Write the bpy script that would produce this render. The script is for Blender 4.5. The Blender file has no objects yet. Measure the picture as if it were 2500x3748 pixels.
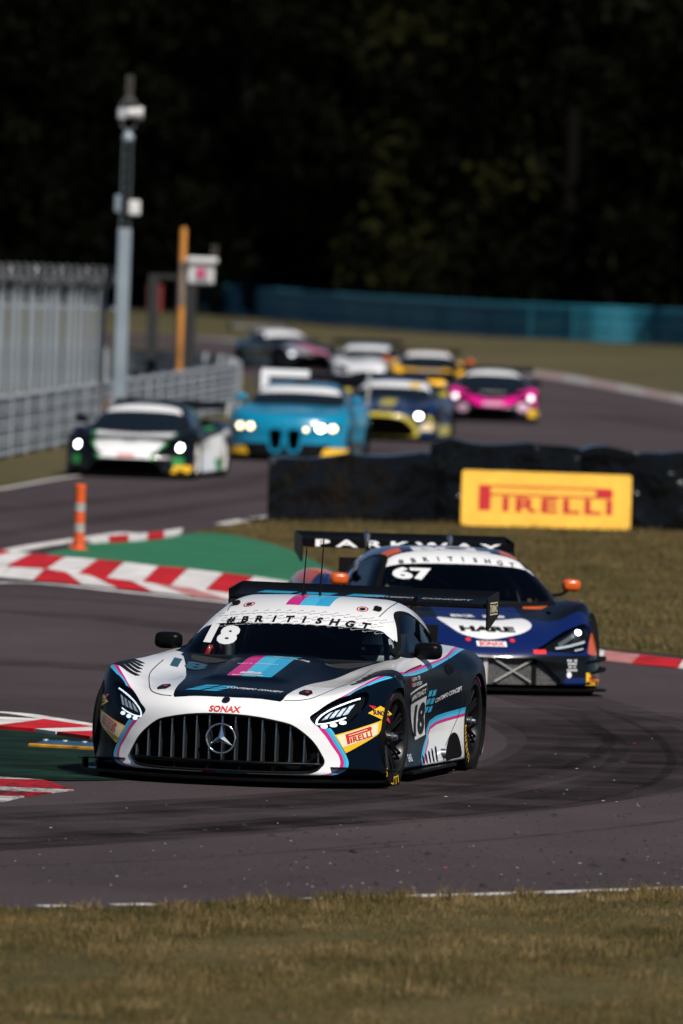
import bpy, bmesh, math, random
import numpy as np
from mathutils import Vector, Matrix
from mathutils.bvhtree import BVHTree
random.seed(7); rng = np.random.default_rng(7)
SC = bpy.context.scene; COL = SC.collection

# ------------------------------------------------------------------ camera: long lens from a low bank, rolled two degrees
PX = 38000.0; CAM_H = 3.57; ROLL = .035
PITCH = math.atan((1874-930)/PX)
cam = bpy.data.cameras.new('camera'); cam_ob = bpy.data.objects.new('camera', cam); COL.objects.link(cam_ob)
cam.sensor_fit = 'HORIZONTAL'; cam.sensor_width = 24; cam.lens = PX/2500*24
cam.clip_start = 1; cam.clip_end = 5000
cam_ob.matrix_world = Matrix.Translation((0, 0, CAM_H)) @ Matrix.Rotation(math.pi/2-PITCH, 4, 'X') @ Matrix.Rotation(ROLL, 4, 'Z')
cam.dof.use_dof = True; cam.dof.focus_distance = 69.6; cam.dof.aperture_fstop = 3.9; cam.dof.aperture_blades = 0
SC.camera = cam_ob

# ------------------------------------------------------------------ sky and sun
SUN_AZ, SUN_EL = 30.0, 46.0     # degrees to the right of straight behind the camera; height
world = bpy.data.worlds.new('World'); SC.world = world; world.use_nodes = True
nt = world.node_tree; bg = nt.nodes['Background']
sky = nt.nodes.new('ShaderNodeTexSky'); sky.sky_type = 'NISHITA'; sky.sun_disc = False
sky.sun_elevation = math.radians(SUN_EL)
to_sun = Vector((math.sin(math.radians(SUN_AZ))*math.cos(math.radians(SUN_EL)), -math.cos(math.radians(SUN_AZ))*math.cos(math.radians(SUN_EL)), math.sin(math.radians(SUN_EL))))
sky.sun_rotation = math.atan2(to_sun.x, to_sun.y)
sky.dust_density = .0; sky.air_density = .8; sky.ozone_density = 2.0; sky.altitude = 1500
nt.links.new(sky.outputs[0], bg.inputs[0]); bg.inputs[1].default_value = .05
sun = bpy.data.lights.new('sun', 'SUN'); sun.energy = 5.0; sun.angle = math.radians(.5); sun.color = (1, .95, .87)
sun_ob = bpy.data.objects.new('sun', sun); COL.objects.link(sun_ob)
sun_ob.rotation_euler = to_sun.to_track_quat('Z', 'Y').to_euler()
SC.view_settings.view_transform = 'Standard'; SC.view_settings.look = 'None'; SC.view_settings.exposure = .12; SC.view_settings.gamma = 1
SC.render.engine = 'CYCLES'; SC.cycles.use_denoising = True; SC.cycles.max_bounces = 8; SC.cycles.transparent_max_bounces = 16
SC.cycles.sample_clamp_indirect = 6

# ------------------------------------------------------------------ numeric helpers
def pchip(xs, ys):
    xs = np.asarray(xs, float); ys = np.asarray(ys, float)
    d = np.diff(ys)/np.diff(xs); m = np.zeros_like(ys)
    m[0] = d[0]; m[-1] = d[-1]
    for i in range(1, len(xs)-1):
        h0, h1 = xs[i]-xs[i-1], xs[i+1]-xs[i]
        m[i] = (d[i-1]*h1 + d[i]*h0)/(h0+h1)
    def f(x):
        x = np.clip(x, xs[0], xs[-1])
        i = np.clip(np.searchsorted(xs, x, 'right')-1, 0, len(xs)-2)
        h = xs[i+1]-xs[i]; t = (x-xs[i])/h; t2 = t*t; t3 = t2*t
        return (2*t3-3*t2+1)*ys[i]+(t3-2*t2+t)*h*m[i]+(-2*t3+3*t2)*ys[i+1]+(t3-t2)*h*m[i+1]
    return f

def grid2(us, vs, Z):
    """smooth height grid: rows us, columns vs"""
    Z = np.asarray(Z, float); vs = np.asarray(vs, float)
    cols = [pchip(us, Z[:, j]) for j in range(Z.shape[1])]
    def f(u, v):
        u, v = np.broadcast_arrays(np.asarray(u, float), np.asarray(v, float))
        C = np.stack([c(u) for c in cols], -1)
        v = np.clip(v, vs[0], vs[-1]); n = len(vs)
        i = np.clip(np.searchsorted(vs, v, 'right')-1, 0, n-2)
        g = lambda k: np.take_along_axis(C, np.clip(k, 0, n-1)[..., None], -1)[..., 0]
        y0, y1 = g(i), g(i+1); h = vs[i+1]-vs[i]; d = (y1-y0)/h
        im, ip = np.clip(i-1, 0, n-1), np.clip(i+2, 0, n-1)
        dm = np.where(i > 0, (y0-g(im))/np.maximum(vs[i]-vs[im], 1e-9), d)
        dp = np.where(i+2 < n, (g(ip)-y1)/np.maximum(vs[ip]-vs[i+1], 1e-9), d)
        m0, m1 = (d+dm)/2, (d+dp)/2
        m0 = np.where((i == 0) & (vs[0] == 0), 0, m0)
        t = (v-vs[i])/h; t2 = t*t; t3 = t2*t
        return (2*t3-3*t2+1)*y0+(t3-2*t2+t)*h*m0+(-2*t3+3*t2)*y1+(t3-t2)*h*m1
    return f

def smax(a, b, k):
    h = np.maximum(k-np.abs(a-b), 0)/k
    return np.maximum(a, b)+h*h*k/4
def smin(a, b, k): return -smax(-a, -b, k)

def surface_nets(Fv, org, h):
    s = Fv < 0
    c = np.zeros(np.array(Fv.shape)-1, np.int8)
    for dx in (0, 1):
        for dy in (0, 1):
            for dz in (0, 1):
                c += s[dx:dx+c.shape[0], dy:dy+c.shape[1], dz:dz+c.shape[2]]
    act = (c > 0) & (c < 8)
    I = np.argwhere(act); idx = -np.ones(act.shape, np.int64); idx[act] = np.arange(len(I))
    P = np.zeros((len(I), 3)); n = np.zeros(len(I))
    cor = [(a, b, d) for a in (0, 1) for b in (0, 1) for d in (0, 1)]
    for a in cor:
        for b in cor:
            if sum(b)-sum(a) == 1 and sum(abs(p-q) for p, q in zip(a, b)) == 1:
                A = I+a; B = I+b
                fa = Fv[A[:, 0], A[:, 1], A[:, 2]]; fb = Fv[B[:, 0], B[:, 1], B[:, 2]]
                w = (fa < 0) != (fb < 0)
                t = np.where(w, fa/np.where(w, fa-fb, 1), 0)
                P += w[:, None]*(A+t[:, None]*(np.array(b)-a)); n += w
    V = np.array(org)+h*P/n[:, None]
    Q = []
    for ax in range(3):
        u, v = (ax+1) % 3, (ax+2) % 3
        sl0 = [slice(None)]*3; sl1 = [slice(None)]*3
        sl0[ax] = slice(0, -1); sl1[ax] = slice(1, None)
        E = np.argwhere(s[tuple(sl0)] != s[tuple(sl1)])
        E = E[(E[:, u] > 0) & (E[:, v] > 0) & (E[:, u] < Fv.shape[u]-1) & (E[:, v] < Fv.shape[v]-1)]
        def cell(du, dv):
            k = E.copy(); k[:, u] += du; k[:, v] += dv
            return idx[k[:, 0], k[:, 1], k[:, 2]]
        q = np.stack([cell(-1, -1), cell(0, -1), cell(0, 0), cell(-1, 0)], 1)
        flip = ~s[E[:, 0], E[:, 1], E[:, 2]]
        q[flip] = q[flip][:, ::-1]
        Q.append(q)
    Q = np.concatenate(Q)
    d1 = np.linalg.norm(V[Q[:, 0]]-V[Q[:, 2]], axis=1); d2 = np.linalg.norm(V[Q[:, 1]]-V[Q[:, 3]], axis=1)
    w = d1 <= d2
    T = np.concatenate([Q[w][:, [0, 1, 2]], Q[w][:, [0, 2, 3]], Q[~w][:, [1, 2, 3]], Q[~w][:, [1, 3, 0]]])
    return V, T

def grad(F, V, e=2e-3):
    g = np.zeros_like(V)
    for a in range(3):
        d = np.zeros(3); d[a] = e
        p, q = V+d, V-d
        g[:, a] = (F(p[:, 0], p[:, 1], p[:, 2])-F(q[:, 0], q[:, 1], q[:, 2]))/(2*e)
    return g

class Shell:
    """triangle shell of an implicit body, cut into tagged regions along exact curves"""
    def __init__(s, F, box, h, sym=True):
        s.F = F
        (x0, x1), (y0, y1), (z0, z1) = box
        xs = np.arange(x0, x1+h, h); zs = np.arange(z0, z1+h, h)
        if sym:
            yp = np.arange(h/2, y1+h, h)
            Fv = np.broadcast_to(F(xs[:, None, None], yp[None, :, None], zs[None, None, :]), (len(xs), len(yp), len(zs)))
            Fv = np.concatenate([Fv[:, ::-1], Fv], 1); y0 = -yp[-1]
        else:
            ys = np.arange(y0, y1+h, h)
            Fv = np.array(np.broadcast_to(F(xs[:, None, None], ys[None, :, None], zs[None, None, :]), (len(xs), len(ys), len(zs))))
        V, T = surface_nets(Fv, (x0, y0, z0), h)
        for _ in range(4):
            f = F(V[:, 0], V[:, 1], V[:, 2]); g = grad(F, V)
            st = (f/np.maximum((g*g).sum(1), .15))[:, None]*g
            ln = np.linalg.norm(st, axis=1, keepdims=True); st *= np.minimum(1, .6*h/np.maximum(ln, 1e-9))
            V = V-.8*st
        s.V, s.T = V, T; s.tag = np.zeros(len(T), int)
    def copy(s):
        o = object.__new__(Shell); o.F = s.F; o.V, o.T, o.tag = s.V.copy(), s.T.copy(), s.tag.copy(); return o
    def cut(s, g, tag, only=None):
        V, T = s.V, s.T
        f = g(V[:, 0], V[:, 1], V[:, 2]) if callable(g) else g
        f = np.where(np.abs(f) < 1e-7, 1e-7, f)
        ok = np.ones(len(T), bool) if only is None else np.isin(s.tag, only)
        neg = (f[T] < 0); k = neg.sum(1)
        full = ok & (k == 3); s.tag[full] = tag
        cr = ok & (k > 0) & (k < 3)
        if not cr.any(): return s
        t = T[cr]; ng = neg[cr]; kk = k[cr]; tg = s.tag[cr]
        lone = np.where(kk == 1, ng.argmax(1), (~ng).argmax(1))
        r = np.arange(len(t)); a = t[r, lone]; b = t[r, (lone+1) % 3]; c = t[r, (lone+2) % 3]
        E = np.concatenate([np.sort(np.stack([a, b], 1), 1), np.sort(np.stack([a, c], 1), 1)])
        U, inv = np.unique(E, axis=0, return_inverse=True); inv = inv.ravel()
        w = f[U[:, 0]]/(f[U[:, 0]]-f[U[:, 1]])
        NV = V[U[:, 0]]+w[:, None]*(V[U[:, 1]]-V[U[:, 0]])
        e1 = len(V)+inv[:len(t)]; e2 = len(V)+inv[len(t):]
        isneg = kk == 1
        T1 = np.stack([a, e1, e2], 1); T2 = np.stack([e1, b, c], 1); T3 = np.stack([e1, c, e2], 1)
        s.V = np.concatenate([V, NV])
        s.T = np.concatenate([T[~cr], T1, T2, T3])
        s.tag = np.concatenate([s.tag[~cr], np.where(isneg, tag, tg), np.where(isneg, tg, tag), np.where(isneg, tg, tag)])
        return s
    def sub(s, tags):
        m = np.isin(s.tag, tags); T = s.T[m]
        u, inv = np.unique(T, return_inverse=True)
        return s.V[u], inv.reshape(T.shape), s.tag[m]

def spline(P, closed=True, n=8):
    P = np.asarray(P, float)
    if not closed: P = np.concatenate([[2*P[0]-P[1]], P, [2*P[-1]-P[-2]]])
    out = []; N = len(P)
    rng = range(N) if closed else range(1, N-2)
    for i in rng:
        p0, p1, p2, p3 = P[(i-1) % N], P[i % N], P[(i+1) % N], P[(i+2) % N]
        for k in range(n):
            t = k/n
            out.append(.5*(2*p1+(p2-p0)*t+(2*p0-5*p1+4*p2-p3)*t*t+(3*p1-p0-3*p2+p3)*t**3))
    if not closed: out.append(P[-2])
    return np.array(out)

def poly_sd(P, u, v):
    """signed distance (negative inside) to a closed polygon, or plain distance to an open line via line_d"""
    P = np.asarray(P, float); u, v = np.broadcast_arrays(u, v)
    d = np.full(u.shape, 1e9); ins = np.zeros(u.shape, bool); N = len(P)
    for i in range(N):
        ax, ay = P[i]; bx, by = P[(i+1) % N]; ex, ey = bx-ax, by-ay
        t = np.clip(((u-ax)*ex+(v-ay)*ey)/(ex*ex+ey*ey+1e-12), 0, 1)
        d = np.minimum(d, (u-ax-t*ex)**2+(v-ay-t*ey)**2)
        if ey != 0:
            c = ((ay > v) != (by > v)); x = ax+(v-ay)/ey*ex
            ins ^= c & (u < x)
    return np.where(ins, -1, 1)*np.sqrt(d)
def line_d(P, u, v):
    P = np.asarray(P, float); u, v = np.broadcast_arrays(u, v); d = np.full(u.shape, 1e9)
    for i in range(len(P)-1):
        ax, ay = P[i]; ex, ey = P[i+1]-P[i]
        t = np.clip(((u-ax)*ex+(v-ay)*ey)/(ex*ex+ey*ey+1e-12), 0, 1)
        d = np.minimum(d, (u-ax-t*ex)**2+(v-ay-t*ey)**2)
    return np.sqrt(d)
# ------------------------------------------------------------------ scene helpers
MATS = {}
def mat(name, col, rough=.5, metal=0, coat=0, emit=0, spec=.5, noise=None, bump=None, sheen=0, coat_r=.06):
    """principled material; noise=(scale, amount) varies the colour, bump=(scale, strength, distance)"""
    if name in MATS: return MATS[name]
    m = bpy.data.materials.new(name); m.use_nodes = True; nt = m.node_tree; b = nt.nodes['Principled BSDF']
    c = (*col, 1) if len(col) == 3 else col
    b.inputs['Base Color'].default_value = c; b.inputs['Roughness'].default_value = rough; b.inputs['Metallic'].default_value = metal
    b.inputs['Coat Weight'].default_value = coat; b.inputs['Coat Roughness'].default_value = coat_r; b.inputs['Specular IOR Level'].default_value = spec
    if emit:
        b.inputs['Emission Color'].default_value = c; b.inputs['Emission Strength'].default_value = emit
    if noise or bump:
        tc = nt.nodes.new('ShaderNodeTexCoord')
    if noise:
        n = nt.nodes.new('ShaderNodeTexNoise'); n.inputs['Scale'].default_value = noise[0]; n.inputs['Detail'].default_value = 6
        nt.links.new(tc.outputs['Object'], n.inputs['Vector'])
        r = nt.nodes.new('ShaderNodeMapRange'); r.inputs[1].default_value = .3; r.inputs[2].default_value = .7
        r.inputs[3].default_value = 1-noise[1]; r.inputs[4].default_value = 1+noise[1]
        nt.links.new(n.outputs[0], r.inputs[0])
        mx = nt.nodes.new('ShaderNodeVectorMath'); mx.operation = 'SCALE'; mx.inputs[0].default_value = c[:3]
        nt.links.new(r.outputs[0], mx.inputs['Scale']); nt.links.new(mx.outputs[0], b.inputs['Base Color'])
    if bump:
        n = nt.nodes.new('ShaderNodeTexNoise'); n.inputs['Scale'].default_value = bump[0]; n.inputs['Detail'].default_value = 5
        nt.links.new(tc.outputs['Object'], n.inputs['Vector'])
        bp = nt.nodes.new('ShaderNodeBump'); bp.inputs['Strength'].default_value = bump[1]; bp.inputs['Distance'].default_value = bump[2]
        nt.links.new(n.outputs[0], bp.inputs['Height']); nt.links.new(bp.outputs[0], b.inputs['Normal'])
    MATS[name] = m; return m

def glass(name, tint, gloss_r=.03, dark=.5):
    """thin dark pane: part of the light passes tinted, part is mirrored by fresnel"""
    if name in MATS: return MATS[name]
    m = bpy.data.materials.new(name); m.use_nodes = True; nt = m.node_tree; nt.nodes.clear()
    out = nt.nodes.new('ShaderNodeOutputMaterial'); tr = nt.nodes.new('ShaderNodeBsdfTransparent'); tr.inputs[0].default_value = (*tint, 1)
    gl = nt.nodes.new('ShaderNodeBsdfGlossy'); gl.inputs['Roughness'].default_value = gloss_r; gl.inputs[0].default_value = (.45, .52, .58, 1)
    fr = nt.nodes.new('ShaderNodeFresnel'); fr.inputs[0].default_value = 1.45
    mx = nt.nodes.new('ShaderNodeMixShader'); nt.links.new(fr.outputs[0], mx.inputs[0]); nt.links.new(tr.outputs[0], mx.inputs[1]); nt.links.new(gl.outputs[0], mx.inputs[2])
    nt.links.new(mx.outputs[0], out.inputs[0]); MATS[name] = m; return m

def link(name, data, parent=None, mats=None):
    o = bpy.data.objects.new(name, data); COL.objects.link(o); o.parent = parent
    if mats is not None and data is not None and not data.materials:
        for m in (mats if isinstance(mats, (list, tuple)) else [mats]): data.materials.append(m)
    return o
def tag(o, label=None, cat=None, group=None, kind=None):
    for k, v in (('label', label), ('category', cat), ('group', group), ('kind', kind)):
        if v: o[k] = v
    return o
def empty(name, loc=(0, 0, 0), rz=0, parent=None):
    o = bpy.data.objects.new(name, None); COL.objects.link(o); o.location = loc; o.rotation_euler = (0, 0, rz); o.parent = parent
    o.empty_display_size = .1; return o

def mesh_np(name, V, T, mi=None, N=None, smooth=True):
    V = np.asarray(V, np.float32); T = np.asarray(T, np.int32)
    me = bpy.data.meshes.new(name); me.vertices.add(len(V)); me.vertices.foreach_set('co', V.ravel())
    k = T.shape[1]; me.loops.add(T.size); me.loops.foreach_set('vertex_index', T.ravel())
    me.polygons.add(len(T)); me.polygons.foreach_set('loop_start', np.arange(0, T.size, k, dtype=np.int32))
    me.polygons.foreach_set('loop_total', np.full(len(T), k, np.int32))
    if mi is not None: me.polygons.foreach_set('material_index', np.asarray(mi, np.int32))
    me.polygons.foreach_set('use_smooth', np.full(len(T), smooth, bool))
    me.update(calc_edges=True)
    if N is not None: me.normals_split_custom_set_from_vertices(np.asarray(N, float).tolist())
    return me

class MB:
    """collects polygons into one mesh"""
    def __init__(s): s.v = []; s.f = []; s.m = []; s.cur = 0
    def poly(s, pts):
        n = len(s.v); s.v += [tuple(map(float, p)) for p in pts]; s.f.append(tuple(range(n, n+len(pts)))); s.m.append(s.cur); return s
    def add(s, V, Fs):
        n = len(s.v); s.v += [tuple(map(float, p)) for p in V]
        for f in Fs: s.f.append(tuple(int(i)+n for i in f)); s.m.append(s.cur)
        return s
    def box(s, c, sz, rot=None, bev=0):
        x, y, z = (d/2 for d in sz)
        if bev:
            b = min(bev, x*.9, y*.9, z*.9); V = []
            for sx in (-1, 1):
                for sy in (-1, 1):
                    for sz_ in (-1, 1):
                        V += [(sx*(x-b), sy*(y-b), sz_*z), (sx*(x-b), sy*y, sz_*(z-b)), (sx*x, sy*(y-b), sz_*(z-b))]
            bm = bmesh.new()
            for v in V: bm.verts.new(v)
            bmesh.ops.convex_hull(bm, input=bm.verts); bm.verts.index_update()
            V = [v.co.copy() for v in bm.verts]; Fs = [[v.index for v in f.verts] for f in bm.faces]; bm.free()
        else:
            V = [Vector((sx*x, sy*y, sz_*z)) for sx in (-1, 1) for sy in (-1, 1) for sz_ in (-1, 1)]
            Fs = [(0, 1, 3, 2), (4, 6, 7, 5), (0, 4, 5, 1), (2, 3, 7, 6), (0, 2, 6, 4), (1, 5, 7, 3)]
        if rot is not None: V = [rot @ Vector(v) for v in V]
        return s.add([Vector(v)+Vector(c) for v in V], Fs)
    def tube(s, P, r, n=8, caps=True):
        P = [Vector(p) for p in P]; R = r if isinstance(r, (list, tuple)) else [r]*len(P); V = []; Fs = []
        up = None
        for i, p in enumerate(P):
            t = (P[min(i+1, len(P)-1)]-P[max(i-1, 0)]).normalized()
            if up is None: up = t.orthogonal().normalized()
            up = (up-t*up.dot(t)).normalized(); w = t.cross(up)
            V += [p+(up*math.cos(2*math.pi*k/n)+w*math.sin(2*math.pi*k/n))*R[i] for k in range(n)]
        for i in range(len(P)-1):
            for k in range(n): Fs.append((i*n+k, i*n+(k+1) % n, (i+1)*n+(k+1) % n, (i+1)*n+k))
        if caps: Fs.append(tuple(range(n-1, -1, -1))); Fs.append(tuple(range((len(P)-1)*n, len(P)*n)))
        return s.add(V, Fs)
    def lathe(s, prof, n=32, axis='Y', c=(0, 0, 0)):
        """profile of (radius, along) revolved about an axis"""
        V = []; Fs = []; m = len(prof)
        for k in range(n):
            a = 2*math.pi*k/n
            for r, h in prof:
                p = (r*math.cos(a), h, r*math.sin(a)) if axis == 'Y' else ((r*math.cos(a), r*math.sin(a), h) if axis == 'Z' else (h, r*math.cos(a), r*math.sin(a)))
                V.append((p[0]+c[0], p[1]+c[1], p[2]+c[2]))
        for k in range(n):
            for i in range(m-1): Fs.append((k*m+i, k*m+i+1, ((k+1) % n)*m+i+1, ((k+1) % n)*m+i))
        return s.add(V, Fs)
    def prism(s, P2, d0, d1, fn):
        """closed outline P2 swept from depth d0 to d1; fn(u,v,d)->xyz"""
        n = len(P2); V = [fn(u, v, d0) for u, v in P2]+[fn(u, v, d1) for u, v in P2]
        Fs = [tuple(range(n))[::-1], tuple(range(n, 2*n))]+[(i, (i+1) % n, n+(i+1) % n, n+i) for i in range(n)]
        return s.add(V, Fs)
    def mesh(s, name, smooth=False):
        me = bpy.data.meshes.new(name); me.from_pydata(s.v, [], s.f); me.polygons.foreach_set('material_index', np.array(s.m, np.int32))
        bm = bmesh.new(); bm.from_mesh(me); bmesh.ops.recalc_face_normals(bm, faces=bm.faces); bm.to_mesh(me); bm.free()
        if smooth:
            me.polygons.foreach_set('use_smooth', np.ones(len(s.f), bool)); me.set_sharp_from_angle(angle=math.radians(smooth if smooth > 1 else 40))
        me.update(); return me
    def build(s, name, mats, parent=None, smooth=False): return link(name, s.mesh(name, smooth), parent, mats)

# ------------------------------------------------------------------ the place: ground, track, kerbs, barriers, wood
def G(px, py, z=0.):
    """point of the level ground seen at a photograph pixel (survey of the track from the picture)"""
    u, v = (px-1250)/PX, (py-1874)/PX; c, s = math.cos(ROLL), math.sin(ROLL)
    u, v = u*c+v*s, -u*s+v*c
    d = Vector((u, math.cos(PITCH)-v*math.sin(PITCH), -math.sin(PITCH)-v*math.cos(PITCH)))
    t = (z-CAM_H)/d.z; return Vector((d.x*t, d.y*t, z))
def GP(P): return [G(*p) for p in P]
def smooth_line(P, n=6): return [Vector((a, b, 0)) for a, b in spline([(p.x, p.y) for p in P], False, n)]
def noise_mat(name, cols, scales, rough=.9, bump=None, spec=.2, stretch=(1, 1, 1), detail=8, island=0.):
    """colour ramp over layered noise; island>0 adds a per-blade variation"""
    if name in MATS: return MATS[name]
    m = bpy.data.materials.new(name); m.use_nodes = True; nt = m.node_tree; b = nt.nodes['Principled BSDF']; L = nt.links.new
    b.inputs['Roughness'].default_value = rough; b.inputs['Specular IOR Level'].default_value = spec
    tc = nt.nodes.new('ShaderNodeTexCoord'); mp = nt.nodes.new('ShaderNodeMapping'); mp.inputs['Scale'].default_value = stretch; L(tc.outputs['Object'], mp.inputs[0])
    acc = None
    for sc, w in scales:
        n = nt.nodes.new('ShaderNodeTexNoise'); n.inputs['Scale'].default_value = sc; n.inputs['Detail'].default_value = detail; n.inputs['Roughness'].default_value = .6; L(mp.outputs[0], n.inputs[0])
        k = nt.nodes.new('ShaderNodeMath'); k.operation = 'MULTIPLY_ADD'; k.inputs[1].default_value = w; L(n.outputs[0], k.inputs[0])
        if acc is None: k.inputs[2].default_value = 0
        else: L(acc, k.inputs[2])
        acc = k.outputs[0]
    if island:
        g = nt.nodes.new('ShaderNodeNewGeometry'); k = nt.nodes.new('ShaderNodeMath'); k.operation = 'MULTIPLY_ADD'; k.inputs[1].default_value = island; L(g.outputs['Random Per Island'], k.inputs[0]); L(acc, k.inputs[2]); acc = k.outputs[0]
    tot = sum(w for _, w in scales)+island
    r = nt.nodes.new('ShaderNodeValToRGB'); L(acc, r.inputs[0]); e = r.color_ramp.elements
    while len(e) < len(cols): e.new(.5)
    for i, (p, c) in enumerate(cols): e[i].position = p*tot if tot <= 1 else p; e[i].color = (*c, 1)
    L(r.outputs[0], b.inputs['Base Color'])
    if bump:
        n = nt.nodes.new('ShaderNodeTexNoise'); n.inputs['Scale'].default_value = bump[0]; n.inputs['Detail'].default_value = 4; L(tc.outputs['Object'], n.inputs[0])
        bp = nt.nodes.new('ShaderNodeBump'); bp.inputs['Strength'].default_value = bump[1]; bp.inputs['Distance'].default_value = bump[2]; L(n.outputs[0], bp.inputs['Height']); L(bp.outputs[0], b.inputs['Normal'])
    MATS[name] = m; return m
GRASS = lambda: noise_mat('grass_soil', [(.30, (.034, .030, .010)), (.48, (.066, .054, .018)), (.62, (.105, .078, .030)), (.75, (.15, .105, .05))], [(.35, .5), (4, .3), (40, .2)], bump=(30, .5, .05))
FARG = lambda: noise_mat('grass_far', [(.32, (.044, .040, .014)), (.50, (.066, .056, .022)), (.66, (.098, .074, .034))], [(.06, .6), (1.2, .4)], stretch=(1, .35, 1))
ASPH = lambda: noise_mat('asphalt', [(.37, (.023, .0176, .0196)), (.46, (.044, .0332, .0364)), (.54, (.061, .0465, .0496)), (.66, (.100, .079, .079))], [(.12, .30), (1.1, .12), (38, .30), (150, .28)], rough=.9, spec=.12, bump=(240, .5, .006), stretch=(1, .6, 1))
REDK = lambda: mat('kerb_red', (.42, .008, .012), .7, spec=.2, noise=(3.0, .45)); WHK = lambda: mat('kerb_white', (.58, .56, .55), .7, spec=.2, noise=(2.6, .35))
GRN = lambda: noise_mat('green_paint_ground', [(.3, (.012, .085, .040)), (.5, (.022, .135, .065)), (.75, (.04, .17, .09))], [(.8, .5), (14, .5)], rough=.8, spec=.2)

def sheet(name, P, z, m, kind='structure', parent=None):
    bm = bmesh.new(); bm.faces.new([bm.verts.new((p[0], p[1], z)) for p in P]); bmesh.ops.triangulate(bm, faces=bm.faces); bmesh.ops.recalc_face_normals(bm, faces=bm.faces)
    for f in bm.faces:
        if f.normal.z < 0: f.normal_flip()
    me = bpy.data.meshes.new(name); bm.to_mesh(me); bm.free(); o = link(name, me, parent, m)
    if parent is None: tag(o, kind=kind)
    return o
def strip(name, A, B, z, m, parent):
    n = len(A); V = [(p.x, p.y, z) for p in A]+[(p.x, p.y, z) for p in B]
    return link(name, MB().add(V, [(i, i+1, n+i+1, n+i) for i in range(n-1)]).mesh(name), parent, m)
def offset_line(P, w):
    out = []
    for i, p in enumerate(P):
        t = (P[min(i+1, len(P)-1)]-P[max(i-1, 0)]).normalized(); out.append(p+Vector((-t.y, t.x, 0))*w)
    return out

sheet('ground', [(-700, -60), (700, -60), (700, 3000), (-700, 3000)], 0, FARG())
fg_edge = GP([(-2600, 3405), (-1200, 3368), (0, 3335), (600, 3325), (1250, 3302), (1850, 3287), (2500, 3265), (3800, 3222)])
fg_edge = smooth_line(fg_edge)
far_edge = smooth_line(GP([(6000, 2060), (4200, 1800), (3300, 1625), (2800, 1528), (2500, 1470), (2300, 1432), (2100, 1397), (1900, 1367), (1600, 1328), (1200, 1278), (850, 1240), (600, 1226), (300, 1219)]))
left_edge = smooth_line(GP([(300, 1255), (600, 1272), (800, 1318), (900, 1372), (945, 1420), (935, 1500), (880, 1590), (780, 1672), (600, 1715), (260, 1752), (0, 1798), (-500, 1880), (-1500, 2080), (-3200, 2600)]))
track = sheet('track', fg_edge+[fg_edge[-1]+Vector((8, 6, 0)), Vector((30, 90, 0)), Vector((32, 130, 0))]+far_edge+left_edge+[Vector((-14, 60, 0))], .004, ASPH())
# grass shoulder in the foreground and the infield between the two legs of the track
fg = [Vector((p.x, p.y, 0)) for p in fg_edge]
sheet('verge', [(-14, 20), (20, 20)]+[(p.x, p.y) for p in fg[::-1]], .0045, GRASS())
isl_back = smooth_line(GP([(560, 1992), (640, 1972), (720, 1950), (850, 1925), (1000, 1895), (1300, 1872), (1700, 1862), (2500, 1868), (4200, 1905)]))
isl_front = smooth_line(GP([(4200, 2680), (2900, 2472), (2500, 2408), (2205, 2376), (1700, 2308), (1300, 2220), (1150, 2150), (1000, 2090), (800, 2050), (640, 2020)]))
sheet('infield', isl_back+isl_front, .012, GRASS())
green = smooth_line(GP([(170, 2030), (240, 2012), (330, 1994), (470, 1988), (600, 1976), (660, 1963), (740, 1955), (850, 1962), (970, 1988), (1080, 2024), (1180, 2074), (1260, 2120), (1340, 2180)]))
green2 = smooth_line(GP([(1340, 2215), (1100, 2160), (929, 2128), (817, 2106), (688, 2090), (580, 2080), (456, 2064), (357, 2055), (240, 2045), (170, 2040)]))
sheet('painted_runoff', green+green2, .016, GRN())
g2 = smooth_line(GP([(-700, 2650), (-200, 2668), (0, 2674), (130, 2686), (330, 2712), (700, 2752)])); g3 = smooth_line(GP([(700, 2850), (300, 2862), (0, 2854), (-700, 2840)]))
sheet('painted_runoff', g2+g3, .010, noise_mat('green_paint_worn_shade', [(.36, (.004, .005, .0045)), (.48, (.004, .012, .0075)), (.60, (.006, .030, .016)), (.78, (.016, .07, .036))], [(1.6, .6), (11, .4)], rough=.8, spec=.1, stretch=(.5, 1, 1)))  # worn green, coloured darker still for the front car's shadow

def kerb(pairs, z0, z1, cols, name='kerb'):
    """row of kerb blocks between successive (near, far) pixel pairs"""
    k = empty(name); tag(k, kind='structure')
    for i in range(len(pairs)-1):
        (n0, f0), (n1, f1) = pairs[i], pairs[i+1]; a, b, c, d = G(*n0), G(*n1), G(*f1), G(*f0); N = 5; V = []; Fs = []
        e = .010
        for j in range(N+1):
            t = j/N; h = z0+(z1-z0)*math.sin(t*math.pi/2)**1.3
            p, q = a.lerp(d, t), b.lerp(c, t); w = (q-p).normalized()*e
            V += [(*(p+w)[:2], h), (*(q-w)[:2], h), (*(p+w)[:2], -.02), (*(q-w)[:2], -.02)]
        for j in range(N):
            o = 4*j; Fs += [(o, o+1, o+5, o+4), (o, o+4, o+6, o+2), (o+1, o+3, o+7, o+5)]
        Fs += [(0, 2, 3, 1), (4*N, 4*N+1, 4*N+3, 4*N+2)]
        m = cols[i % len(cols)]; link('kerb_block', MB().add(V, Fs).mesh('kerb_block', 50), k, m)
    return k
R_K, W_K = REDK(), WHK()
def scuffed_shaded(name, c):     # paint with black tyre scuffs, darkened for the car's cast shadow
    return noise_mat(name, [(.36, (.008, .008, .009)), (.46, tuple(.45*q for q in c)), (.56, c), (.8, tuple(1.15*q for q in c))], [(2.4, .5), (17, .5)], rough=.7, spec=.15, stretch=(1, .35, 1))
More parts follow.
